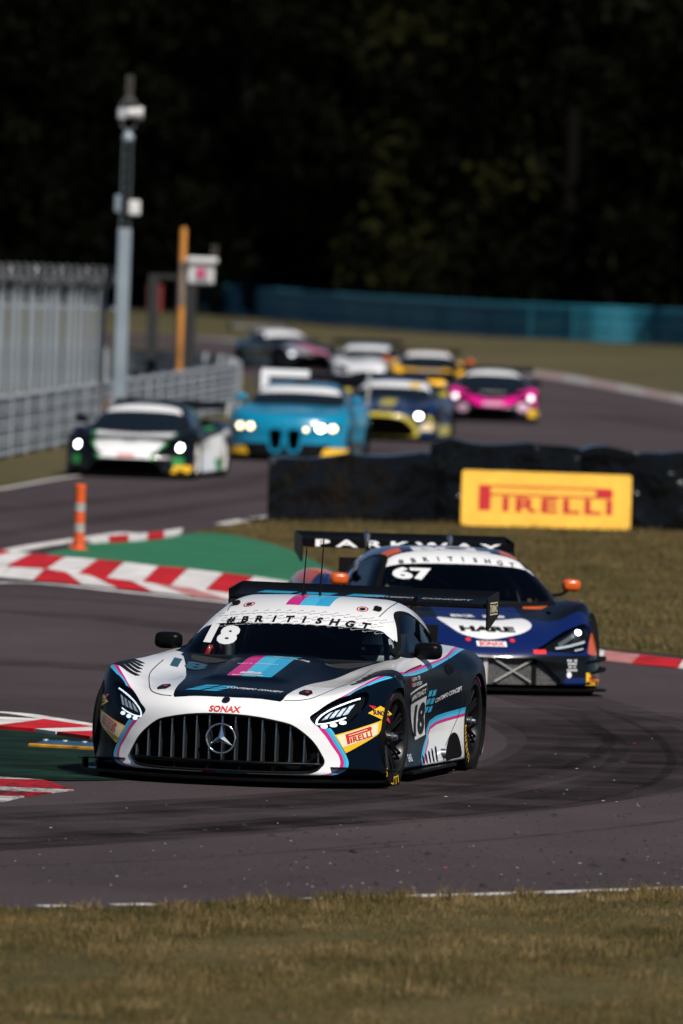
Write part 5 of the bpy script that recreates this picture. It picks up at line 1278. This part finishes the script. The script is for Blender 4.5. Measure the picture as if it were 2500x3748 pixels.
    put('panel_gap', ribbon2d(spline([(-.535, 1.55), (-.545, 1.7), (-.55, 1.95), (-.53, 2.2)], False, 5), .006), TOP, seam, body, .002)
    # wing lettering on the blade top and endplate badge
    for u, t_ in ((.20, 'CONTEMPO'), (.62, 'CONCEPT')):
        V, Fs = text2d(t_, .055, 2.4, .02); k = .36/np.ptp(V[:, 0]) if np.ptp(V[:, 0]) else 1; V = V*[k, 1]
        W3 = [(-3.46+v*-1.3, u+a, 1.161+v*.10) for a, v in V]; link('wing_lettering', MB().add(W3, Fs).mesh('wing_lettering'), car, W)
    for u in (-.62, -.33, .02):
        mb = MB(); mb.poly([(-3.43, u-.13, 1.1555), (-3.43, u+.11, 1.1555), (-3.60, u+.15, 1.1695), (-3.60, u-.09, 1.1695)]); link('wing_flash', mb.mesh('wing_flash'), car, CY)
    V, Fs = text2d('TARMAC', .055, 1.0, .03); link('endplate_lettering', MB().add([(-3.56-u*.9, .941, 1.105+v) for u, v in V], Fs).mesh('endplate_lettering'), car, mat('cream_ink', (.7, .62, .42), .5))
    V, Fs = ribbon2d([(-.15, -.04), (-.15, .04), (.15, .04), (.15, -.04), (-.15, -.04)], .008); link('endplate_lettering', MB().add([(-3.56-u*.9, .941, 1.105+v) for u, v in V], Fs).mesh('endplate_lettering'), car, mat('cream_ink', (.7, .62, .42), .5))
    return car
def place_driver(car, seat, label, suit, helmet, band=None):
    o = driver(None, seat, label, suit, helmet, band); o.location = car.location; o.rotation_euler = car.rotation_euler
    tag(o, label, 'person', 'drivers in their cars'); return o
def both(P): return [(a, b) for a, b in P]+[(-a, b) for a, b in P[::-1] if a != 0]
def mcl_regions(sh):
    A = np.abs
    ws = spline(both([(0, .715), (.3, .722), (.6, .735), (.70, .748), (.70, .79), (.665, .88), (.61, .965), (.54, 1.03), (.42, 1.07), (.2, 1.098), (0, 1.104)]), n=4)
    f = lambda off: (lambda x, y, z: np.maximum(np.maximum(poly_sd(ws, y, z)-off, x-.0-off+.3*y*y), -1.2-x))
    zb = pchip([0, .2, .37, .5, .59, .66], [1.020, 1.018, 1.011, 1.0, .98, .95])
    sw = spline([(-.50, .79), (-.72, .925), (-.90, 1.02), (-1.08, 1.05), (-1.35, 1.035), (-1.58, .97), (-1.62, .88), (-1.4, .80), (-1.0, .765), (-.6, .765)], n=5)
    sidef = lambda off: (lambda x, y, z: np.maximum(poly_sd(sw, x, z)-off, .45-A(y)))
    hl = spline([(.352, .373), (.434, .413), (.552, .474), (.67, .529), (.78, .569), (.875, .588), (.917, .556), (.915, .50), (.872, .435), (.81, .365), (.73, .352), (.60, .36), (.476, .366)], n=4)
    gr = both([(0, .312), (.34, .312), (.40, .295), (.585, .145), (.59, .105), (.55, .095), (0, .092)])
    sh.cut(f(.03), FRIT); sh.cut(f(0.), GLASS, [FRIT]); sh.cut(lambda x, y, z: np.maximum(f(.02)(x, y, z), zb(A(y))-z), BANNER, [GLASS, FRIT])
    sh.cut(sidef(.02), FRIT); sh.cut(sidef(-.004), SIDEG, [FRIT])
    sh.cut(lambda x, y, z: np.maximum(poly_sd(hl, A(y), z), .2-x), LAMP)
    sh.cut(lambda x, y, z: np.maximum(poly_sd(gr, y, z), .45-x), HOLE)
    for xw, r in ((0, .352), (-2.67, .365)):
        sh.cut(lambda x, y, z: np.maximum(np.sqrt((x-xw)**2+(z-.318)**2)-r, .6-A(y)), ARCH)
def bmw_regions(sh):
    A = np.abs
    ws = spline(both([(0, .965), (.4, .962), (.66, .96), (.78, .965), (.77, 1.03), (.72, 1.12), (.66, 1.205), (.52, 1.245), (.3, 1.258), (0, 1.262)]), n=4)
    f = lambda off: (lambda x, y, z: np.maximum(np.maximum(poly_sd(ws, y, z)-off, x+.55-off+.3*y*y), -1.5-x))
    sw = spline([(-1.05, 1.0), (-1.25, 1.12), (-1.5, 1.22), (-1.8, 1.255), (-2.2, 1.24), (-2.6, 1.16), (-2.8, 1.06), (-2.75, 1.0), (-2.0, .985)], n=5)
    sidef = lambda off: (lambda x, y, z: np.maximum(poly_sd(sw, x, z)-off, .45-A(y)))
    hl = spline([(.48, .555), (.50, .62), (.70, .645), (.88, .635), (.905, .59), (.84, .54), (.66, .53)], n=4)
    sh.cut(f(.02), FRIT); sh.cut(f(0), GLASS, [FRIT]); sh.cut(lambda x, y, z: np.maximum(f(.004)(x, y, z), 1.165-.06*y*y-z), BANNER, [GLASS, FRIT])
    sh.cut(sidef(.02), FRIT); sh.cut(sidef(-.004), SIDEG, [FRIT])
    kid = spline([(.055, .50), (.09, .55), (.20, .555), (.265, .515), (.255, .37), (.22, .22), (.10, .21), (.06, .35)], n=4)
    sh.cut(lambda x, y, z: np.maximum(np.maximum(np.maximum(z-.31, .10-z), A(y)-.82+.35*(z-.12)), .4-x), FRIT)
    sh.cut(lambda x, y, z: np.maximum(poly_sd(kid, A(y), z)-.045, .4-x), 0, [FRIT])
    sh.cut(lambda x, y, z: np.maximum(poly_sd(kid, A(y), z), .4-x), HOLE)
    sh.cut(lambda x, y, z: np.maximum(poly_sd(hl, A(y), z), .2-x), LAMP)
    for xw, r in ((0, .355), (-2.857, .365)):
        sh.cut(lambda x, y, z: np.maximum(np.sqrt((x-xw)**2+(z-.325)**2)-r, .6-A(y)), ARCH)

BLUE = lambda: mat('blue_paint', (.002, .010, .078), .28, 0, .45)
ORANGE = lambda: mat('orange_paint', (.56, .085, .006), .3, 0, .6)
def build_67():
    A = np.abs
    car = empty('race_car', (1.12, 85.9, 0), math.radians(-90+10.7))
    tag(car, 'blue and black racing car number 67 with orange mirrors, second on the track', 'race car', 'racing cars on the track')
    sh = base_shell('mcl', MCL, .022); sh.zcab = .76
    tp = [(.30, .36), (.31, .42), (.335, .56), (.28, .76), (.21, .87), (.12, 1.2), (-2.2, 1.2), (-2.2, .36)]
    sh.cut(lambda x, y, z: np.maximum(poly_sd(tp, x, A(y)), .45-z), 1)
    sh.cut(lambda x, y, z: np.maximum(np.maximum(z-.335, -2.2-x), -.5-x), 1)
    sh.cut(lambda x, y, z: np.maximum(z-.30, x+.4), 1)
    sh.cut(lambda x, y, z: np.maximum(poly_sd(both([(.0, .326), (.3, .328), (.36, .375), (.5, .40), (.5, .6), (0, .7)]), y, z), .6-x), 0, [1])
    sh.cut(lambda x, y, z: np.maximum(np.maximum(A(A(y)-.72)-.10, A(z-.12)-.035), .4-x), 0, [1])
    sh.cut(lambda x, y, z: np.maximum(poly_sd([(.89, .45), (.93, .51), (1.1, .52), (1.1, .33), (.90, .335), (.85, .352)], A(y), z), .2-x), 2)
    sh.cut(lambda x, y, z: np.maximum(poly_sd([(-.07, .44), (-.10, .60), (-.20, .70), (-.28, .45), (.06, .42)], x, A(y)), z-.8), 2)
    sh.cut(lambda x, y, z: np.maximum(.72-z, np.abs(x+1.9)-1.2), 4, [0, 1])
    sh.cut(lambda x, y, z: np.maximum(.60-z, x+1.9), 0)
    sh.cut(lambda x, y, z: np.maximum(np.maximum(z-.92-.15*(x+2.6), x+2.2+.5*(z-.8)), .6-A(y)), 2)
    sh.cut(lambda x, y, z: np.maximum(A(x+1.0)-.17, A(A(y)-.50)-.075)+np.where(z > 1.0, 0, 9), 2)
    hare = spline([(.32, -.37), (.37, -.25), (.415, 0), (.37, .2), (.31, .35), (.43, .40), (.56, .365), (.675, .245), (.745, .03), (.735, -.12), (.667, -.25), (.476, -.342)], n=5)
    sh.cut(lambda x, y, z: np.maximum(poly_sd(hare, x, y), .35-z), 3)
    mcl_regions(sh)
    body, ws, skin, lamps = finish_shell(car, sh, {0: BLUE(), 1: mat('gloss_black', (.0025, .003, .004), .32, 0, .3, spec=.25), 2: ORANGE(), 3: 'white', 4: mat('roof_navy', (.005, .018, .07), .3, 0, .7), FRIT: 'matte'}, True)
    W, K, R_ = P_('white'), P_('ink'), P_('red'); put = skin.put
    # intake with mesh, posts and braces
    g = empty('intake', (0, 0, 0), 0, car)
    mm = mat('intake_mesh', (.10, .10, .10), .6, 0, bump=(160, 1, .02), noise=(70, .8))
    ys = np.linspace(-.60, .60, 25); V = [(.845-.30*y*y, y, z) for y in ys for z in (.085, .20, .32)]
    mb = MB(); mb.add(V, [(i*3+k, i*3+3+k, i*3+4+k, i*3+1+k) for i in range(24) for k in (0, 1)]); link('intake_mesh', mb.mesh('intake_mesh', 60), g, mm)
    for y, w, m2 in ((-.055, .035, mat('post_grey', (.42, .41, .40), .5)), (.36, .04, P_('matte')), (-.38, .04, P_('matte'))):
        mb = MB(); mb.box((.83-.3*y*y, y, .2), (.06, w, .24)); link('intake_post', mb.mesh('intake_post'), g, m2)
    for a, b in (((.02, .29), (.33, .11)), ((.02, .11), (.33, .29)), ((-.35, .29), (-.09, .11)), ((-.35, .11), (-.09, .29))):
        mb = MB(); mb.tube([(.865-.3*a[0]**2, *a), (.865-.3*b[0]**2, *b)], .011, 6); link('brace', mb.mesh('brace', 50), g, mat('brace_grey', (.22, .21, .20), .5))
    for s, e in lamps.items():
        lay = lambda nm, S, mt, off: put(nm, S, FRONT, P_(mt), e, off, .02)
        lay('lamp_cell', polys2d([(s*.80+.030*math.cos(t), .532+.022*math.sin(t)) for t in np.linspace(0, 6.28, 16, endpoint=False)]), 'led_hot', -.02)
        lay('daytime_strip', ribbon2d([(s*.56, .405), (s*.70, .425), (s*.86, .455)], .018), mat('lamp_dim', (.5, .53, .56), .3, emit=.15), -.02)
        lay('reflector', ribbon2d([(s*.60, .44), (s*.70, .49), (s*.76, .52)], .03), mat('lamp_grey', (.12, .13, .14), .3), -.03)
        lay('reflector', ribbon2d([(s*.74, .385), (s*.83, .40)], .012), mat('lamp_dim', (.5, .53, .56), .3, emit=.15), -.02)
    splitter_part(car, [(.99, 0), (.97, .3), (.91, .6), (.83, .8), (.70, .98), (.60, 1.02), (.30, 1.03), (.30, .5)], .045, .065)
    for s in (1, -1):
        for z0 in (.20, .29):
            mb = MB(); V = []
            for i, (x, y) in enumerate(((.62, .86), (.52, .93), (.42, .985), (.30, 1.02), (.18, 1.035))):
                V += [(x, s*y*.95, z0+.03*i/4), (x+.05, s*(y+.045), z0+.03*i/4), (x+.05, s*(y+.045), z0-.012+.03*i/4), (x, s*y*.95, z0-.012+.03*i/4)]
            mb.add(V, [(i*4+k, i*4+(k+1) % 4, i*4+4+(k+1) % 4, i*4+4+k) for i in range(4) for k in range(4)]); link('canard', mb.mesh('canard'), car, P_('matte'))
        mb = MB(); mb.box((-1.3, s*.955, .07), (1.7, .10, .02)); link('side_skirt', mb.mesh('side_skirt'), car, P_('carbon'))
        mirror_part(car, -.80, s*.99, .865, s, (-.62, s*.76, .78), ORANGE(), 'matte', (.12, .155, .105))
        put('corner_sticker', polys2d(rect(s*.90-.075, .092, s*.90+.075, .195)), FRONT, P_('yellow'), body, .004)
        put('sticker_lettering', xf(textw('PIRELLI', .04, .10), (s*.905, .142)), FRONT, R_, body, .007)
        for k in range(4):
            put('bumper_lettering', xf(textw('IIIII' if k % 2 else 'III II', .016, .09-.012*(k % 3)), (s*.69, .295-.026*k)), FRONT, W, body, .004)
        put('bumper_logo', polys2d([(s*.665+.022*math.cos(t), .178+.026*math.sin(t)) for t in np.linspace(0, 6.28, 14, endpoint=False)]), FRONT, W, body, .004)
    hf = frame((0, 0, 0), (.38, 0, 1), (-1, 0, .38))
    cx = lambda x, z: -(x*.93-z*.355)     # bonnet frame height of a bonnet point
    put('bonnet_lettering', xf(textw('HARE', .105, .46, .05), (0, -.375)), hf, K, body, .004)
    put('nose_plate', polys2d(rect(-.125, .395, .125, .435)), FRONT, W, body, .004); put('nose_lettering', xf(textw('SONAX', .03, .21, .04), (0, .415)), FRONT, R_, body, .007)
    for y in (-.19, .18): put('bonnet_pin', polys2d([(y+.022*math.cos(t), .445+.014*math.sin(t)) for t in np.linspace(0, 6.28, 12, endpoint=False)]), FRONT, mat('red_glow', (.7, .02, .02), .4), body, .004)
    put('nose_lettering', polys2d(rect(.345, .345, .455, .378)), FRONT, mat('red_glow', (.7, .02, .02), .4), body, .004)
    put('bonnet_lettering', xf(textw('B2', .075, .2, .05), (-.15, -.05)), hf, W, body); put('bonnet_patch', polys2d(rect(.02, -.09, .2, -.02)), hf, W, body)
    put('windscreen_number', xf(textw('67', .095, .33, .05), (-.41, .93)), FRONT, W, ws, .005)
    put('sunstrip_lettering', merge2d(*[xf(text2d(ch, .034, 1.6, .02), (-.47+i*.105, 1.055-.16*(-.47+i*.105)**2), -.2*(-.47+i*.105)) for i, ch in enumerate('#BRITISHGT')]), FRONT, K, ws, .004)
    put('roof_lettering', xf(textw('BCL', .19, .66, .06), (0, 1.075)), TOP, W, body, .004)
    put('sunstrip_tab', polys2d([(.56, 1.0), (.62, .975), (.655, .93)]), FRONT, W, ws, .004)
    wing_part(car, -3.08, 1.085, .915, .36, (.36, .16, .15), (.36,), (-2.72, .80))
    V, Fs = textw('PARKWAY', .062, 1.62, .03, sp=1.5)
    link('wing_lettering', MB().add([(-2.892+v*-.08, u, 1.100+v) for u, v in V], Fs).mesh('wing_lettering'), car, W)
    mb = MB(); mb.box((-2.91, 0, 1.100), (.03, 1.82, .078), None, .01); link('wing_blade_lip', mb.mesh('wing_blade_lip'), car, P_('carbon'))
    for y in (-.36, .36):
        mb = MB(); mb.tube([(-2.9, y, 1.11), (-2.9, y, 1.175), (-2.95, y, 1.21)], [.022, .03, .012], 8); link('wing_bracket', mb.mesh('wing_bracket', 50), car, P_('satin'))
    arch_liners(car, (0, -2.67))
    for s in (1, -1):
        wheel(car, 0, s*1.0, .335, .335, s, .06); wheel(car, -2.67, s*1.005, .345, .345, s)
    cabin(car, -.45, .76, .66, -1.3, -1)
    return car

# ------------------------------------------------------------------ the cars further back
def build_far(shape, S, regions, pos, yaw, label, paints, cuts, wheels, h=.04, banner='white', mirrors=None, wing=None, lamps=(), stickers=(), rim='rim', split=None):
    A = np.abs; car = empty('race_car', pos, math.radians(-90-yaw)); tag(car, label, 'race car', 'racing cars on the track')
    sh = base_shell(shape, S, h); sh.zcab = 9
    for g, t in cuts: sh.cut(g, t)
    regions(sh)
    p = dict(paints); p[FRIT] = 'matte'
    body, ws, skin, lm = finish_shell(car, sh, p, False, mat('dark_pane', (.006, .010, .014), .12), banner)
    mb = MB(); mb.box((.42, 0, .36), (.03, 1.4, .56)); link('radiator', mb.mesh('radiator'), car, P_('matte'))
    arch_liners(car, (0, wheels))
    for s in (1, -1):
        wheel(car, 0, s*1.0, .335, .335, s, 0, hi=False, rimcol=rim); wheel(car, wheels, s*1.0, .345, .345, s, 0, hi=False, rimcol=rim)
        if mirrors: mirror_part(car, mirrors[0], s*mirrors[1], mirrors[2], s, (mirrors[0]+.1, s*(mirrors[1]-.18), mirrors[2]-.08), mirrors[3], 'matte', (.15, .2, .13))
    splitter_part(car, split or [(.98, 0), (.96, .3), (.89, .55), (.78, .8), (.62, 1.0), (.30, 1.04), (.30, .5)], .05, .07)
    if wing: wing_part(car, *wing[0], **wing[1])
    for nm, fr, Sh, m in stickers: skin.put(nm, Sh, fr, P_(m), body, .005, .08)
    for s, y, z, r, m in lamps:
        if lm: skin.put('lamp_cell', polys2d([(s*y+r[0]*math.cos(t), z+r[1]*math.sin(t)) for t in np.linspace(0, 6.28, 16, endpoint=False)]), FRONT, P_(m), lm[s], .006, .08)
    return car
def ell(u, v, a, b): return polys2d([(u+a*math.cos(t), v+b*math.sin(t)) for t in np.linspace(0, 6.28, 16, endpoint=False)])
def build_field():
    A = np.abs; mx = np.maximum
    blk = mat('gloss_black', (.0025, .003, .004), .32, 0, .3, spec=.25)
    hoodf = frame((0, 0, 0), (.2, 0, 1), (-1, 0, .2))
    # white, black and green car beside the guard rail
    wh = both([(.0, .25), (.34, .27), (.44, .38), (.56, .58), (.64, .74), (0, .78)])
    build_far('mcl', MCL, mcl_regions, (-3.24, 160.9, 0), 8.5, 'black and green racing car with a plain white bonnet beside the guard rail', {0: blk, 1: 'white', 2: mat('green_paint', (.02, .22, .05), .3, 0, .6)},
        [(lambda x, y, z: mx(poly_sd(wh, y, z)-.05, -.2-x), 2), (lambda x, y, z: mx(poly_sd(wh, y, z), -.2-x), 1),
         (lambda x, y, z: mx(mx(x+.75, z-.66+.12*(x+2)), -2.35-x), 1), (lambda x, y, z: mx(mx(x+1.9, z-.30), -2.3-x), 2), (lambda x, y, z: mx(A(x+1.75)-.18, .75-z+.0*x)+np.where(A(y) > .5, 0, 9), 2),
         (lambda x, y, z: mx(mx(x+2.4, z-.75), .6-A(y)), 1), (lambda x, y, z: mx(A(z-.27)-.07, A(A(y)-.80)-.08)+np.where(x > .3, 0, 9), 2)],
        -2.67, mirrors=(-.8, .98, .87, blk), wing=((-3.3, 1.06, .92), dict(base=(-2.95, .8), mp='white')), rim=mat('white_rim', (.6, .58, .56), .4),
        lamps=[(s, .80, .49, (.04, .05), 'led_hot') for s in (1, -1)],
        stickers=[('corner_sticker', FRONT, polys2d(rect(.70, .10, .95, .22, .05)), 'yellow'), ('nose_lettering', FRONT, polys2d(rect(-.12, .335, .14, .37)), 'red'), ('bonnet_badge', hoodf, ell(0, -.36, .12, .05), mat('badge_grey', (.2, .21, .22), .5))])
    # teal car with twin tall grilles and round lamps
    teal = mat('teal_paint', (.0, .20, .35), .32, 0, .6)
    bm = build_far('bmw', BMW, bmw_regions, (-.92, 177.6, 0), 6.0, 'bright teal racing car with twin tall grilles and four round lamps', {0: teal, 1: blk},
        [(lambda x, y, z: z-.24, 1), (lambda x, y, z: mx(mx(z-.33, x+.5), -2.4-x), 1), (lambda x, y, z: mx(A(y)-.12, 1.2-z)+np.where(x < -1.4, 0, 9), 1)],
        -2.857, mirrors=(-1.15, 1.0, 1.05, teal), wing=((-3.75, 1.36, .93), dict(chord=.36, plate=(.42, .3, .45), base=(-3.3, 1.0), mp='white')), split=[(1.02, 0), (1.0, .3), (.93, .6), (.82, .85), (.66, 1.02), (.30, 1.05), (.30, .5)],
        lamps=[(s, y, .588, (.065, .055), m) for s in (1, -1) for y, m in ((.60, 'led_hot' if s > 0 else 'led_warm'), (.79, 'led_warm'))],
        stickers=[('corner_sticker', FRONT, polys2d(rect(.62, .12, .98, .25, .06)), 'yellow'), ('corner_sticker', FRONT, polys2d(rect(-.98, .12, -.62, .25, -.06)), 'yellow'), ('fog_lamp', FRONT, ell(.36, .56, .035, .035), 'led_warm')])
    mb = MB(); mb.poly([(-3.56, -.93, 1.40), (-3.56, -.10, 1.40), (-3.58, -.10, 1.52), (-3.58, -.93, 1.52)]); mb.poly([(-3.56, -.93, 1.10), (-3.56, -.80, 1.10), (-3.57, -.80, 1.40), (-3.57, -.93, 1.40)])
    link('wing_panel', mb.mesh('wing_panel'), bm, P_('white'))
    # navy car with a yellow-edged grille
    navy = mat('navy_paint', (.003, .018, .07), .3, 0, .4); ylw = mat('lime_yellow', (.42, .34, .03), .4, 0, .5)
    gr = both([(0, .478), (.2, .469), (.36, .443), (.46, .415), (.55, .35), (.605, .29), (.645, .22), (.66, .185), (.645, .15), (.58, .112), (.34, .104), (0, .104)])
    build_far('amg', AMG, lambda sh: amg_regions(sh), (.78, 200.6, 0), 7.0, 'dark blue racing car with a yellow-edged wide grille behind the teal one', {0: navy, 1: ylw, 2: blk, 3: mat('pale_blue', (.18, .22, .4), .4, 0, .5)},
        [(lambda x, y, z: mx(poly_sd(gr, y, z)-.085, .45-x), 1), (lambda x, y, z: mx(mx(A(A(y)-.98)-.12, A(z-.45+.5*(A(y)-.9))-.05), .1-x), 1), (lambda x, y, z: mx(A(y-.05)-.15, A(x+.05)-.33)+np.where(z > .6, 0, 9), 1),
         (lambda x, y, z: mx(A(y+.38)-.12, A(x-.1)-.35)+np.where(z > .6, 0, 9), 3), (lambda x, y, z: mx(mx(z-.3, x+.4), -2.3-x), 1), (lambda x, y, z: mx(z-.75, A(x+.75)-.25)+np.where(A(y) > .8, 0, 9), 3)],
        -2.65, mirrors=(-1.42, .95, .9, ylw), wing=((-3.56, 1.175, .925), {}), lamps=[(s, .72, .50, (.055, .045), 'led_hot') for s in (1, -1)], stickers=[('corner_sticker', FRONT, polys2d(rect(.74, .22, .98, .36, .05)), 'cream'), ('sunstrip_patch', FRONT, polys2d(rect(.30, 1.03, .50, 1.10)), 'yellow')])
    # pink car
    pink = mat('pink_paint', (.66, .006, .23), .3, 0, .8)
    pat = both([(0, .34), (.36, .36), (.60, .40), (.93, .36), (1.1, .40), (1.1, .66), (.80, .80), (.60, .70), (.42, .58), (.25, .52), (0, .50)])
    build_far('mcl', MCL, mcl_regions, (3.24, 228.6, 0), 0, 'pink and black racing car out on the open bend above the yellow board', {0: blk, 1: pink, 2: 'white'},
        [(lambda x, y, z: mx(poly_sd(pat, y, z), -.3-x), 1), (lambda x, y, z: mx(A(y)-.28, A(x-.28)-.14)+np.where(z > .5, 0, 9), 2)],
        -2.67, mirrors=(-.8, .98, .87, blk), wing=((-3.3, 1.06, .92), dict(base=(-2.95, .8))), lamps=[(s, .83, .54, (.06, .055), mat('lamp_soft', (.9, .85, .9), .3, emit=2.0)) for s in (1, -1)],
        stickers=[('corner_sticker', FRONT, polys2d(rect(.78, .13, 1.0, .30)), 'yellow'), ('bumper_patch', FRONT, ell(.66, .34, .14, .10), mat('pale_pink', (.5, .3, .4), .4)), ('bumper_patch', FRONT, ell(-.66, .30, .13, .09), mat('pale_pink', (.5, .3, .4), .4)), ('nose_lettering', FRONT, polys2d(rect(-.22, .36, .22, .44)), mat('pale_pink', (.5, .3, .4), .4))])
    # yellow car
    yel = mat('amber_paint', (.86, .45, .008), .35, 0, .5); peach = mat('peach_paint', (.72, .52, .34), .4, 0, .5)
    build_far('mcl', MCL, mcl_regions, (2.13, 266.5, 0), -2, 'amber yellow racing car with a pale roof and orange mirrors', {0: yel, 1: blk, 2: peach},
        [(lambda x, y, z: z-.22, 1), (lambda x, y, z: mx(1.02-z, x+.8), 2), (lambda x, y, z: mx(A(y+.2)-.42, A(x-.2)-.12)+np.where(z > .55, 0, 9), 2),],
        -2.67, mirrors=(-.8, 1.08, .90, ORANGE()), wing=((-3.3, 1.06, .92), dict(base=(-2.95, .8))), stickers=[('bonnet_patch', hoodf, polys2d(rect(-.3, -.12, .3, .02)), mat('pale_print', (.5, .5, .5), .5))])
    # white car far back
    build_far('amg', AMG, lambda sh: amg_regions(sh), (.62, 277.9, 0), -1.0, 'white racing car with a black lower front, far back beside the dark one', {0: mat('pearl_white', (.66, .66, .69), .35, 0, .6), 1: blk, 2: mat('grey_teal', (.06, .10, .13), .35, 0, .6), 3: 'red'},
        [(lambda x, y, z: z-.30+.35*np.maximum(.55-A(y), 0)*.9, 1), (lambda x, y, z: mx(mx(z-.62, x+.3), .7-A(y)), 2), (lambda x, y, z: mx(mx(A(y-.86)-.1, A(z-.42)-.08), .3-x), 3), (lambda x, y, z: mx(.80-z, A(y)-.9)+np.where(x < -1.0, .0, 9), 2)],
        -2.65, mirrors=(-1.42, .95, .9, blk), wing=((-3.56, 1.175, .925), {}), stickers=[('bonnet_patch', hoodf, polys2d(rect(-.32, -.12, -.05, .05)), mat('grey_print', (.32, .33, .35), .5))])
    # dark car at the back
    tealk = mat('dark_teal', (.006, .03, .045), .3, .1, .7)
    build_far('amg', AMG, lambda sh: amg_regions(sh), (-1.28, 314, 0), -24, 'black and dark teal racing car with a pale roof, last of the line', {0: blk, 1: tealk, 2: mat('grey_lilac', (.22, .22, .27), .4), 3: mat('dusty_pink', (.34, .13, .19), .4), 4: mat('pearl_white', (.66, .66, .69), .35, 0, .6)},
        [(lambda x, y, z: mx(.35-z, x+1.2), 1), (lambda x, y, z: mx(A(y+.45)-.25, A(x-.1)-.7)+np.where(z > .5, 0, 9), 2), (lambda x, y, z: mx(A(y-.15)-.30, A(x-.1)-.72)+np.where(z > .5, 0, 9), 3), (lambda x, y, z: mx(A(y-.62)-.22, A(z-.38)-.1)+np.where(x > .3, 0, 9), 3), (lambda x, y, z: mx(1.1-z, x+1.3), 4)],
        -2.65, mirrors=(-1.42, .95, .9, blk), wing=((-3.56, 1.22, .95), dict(m=mat('pale_wing', (.09, .09, .095), .5))), lamps=[(-1, .70, .50, (.07, .05), 'led')])
    return bm
lead = build_lead(); c67 = build_67(); bm_car = build_field()
place_driver(lead, (-1.95, .43, .19), 'driver in a dark suit and silver helmet inside the white lead car', mat('suit_dark', (.02, .022, .03), .8), mat('helmet_silver', (.75, .77, .8), .25, 0), True)
place_driver(c67, (-1.35, -.36, .20), 'driver in a blue helmet inside the blue number 67 car', mat('suit_dark', (.02, .022, .03), .8), mat('helmet_blue', (.03, .10, .25), .25))
place_driver(bm_car, (-2.0, .38, .36), 'driver in a red helmet inside the teal car', mat('suit_red', (.25, .01, .02), .8), mat('helmet_red', (.5, .02, .05), .25))
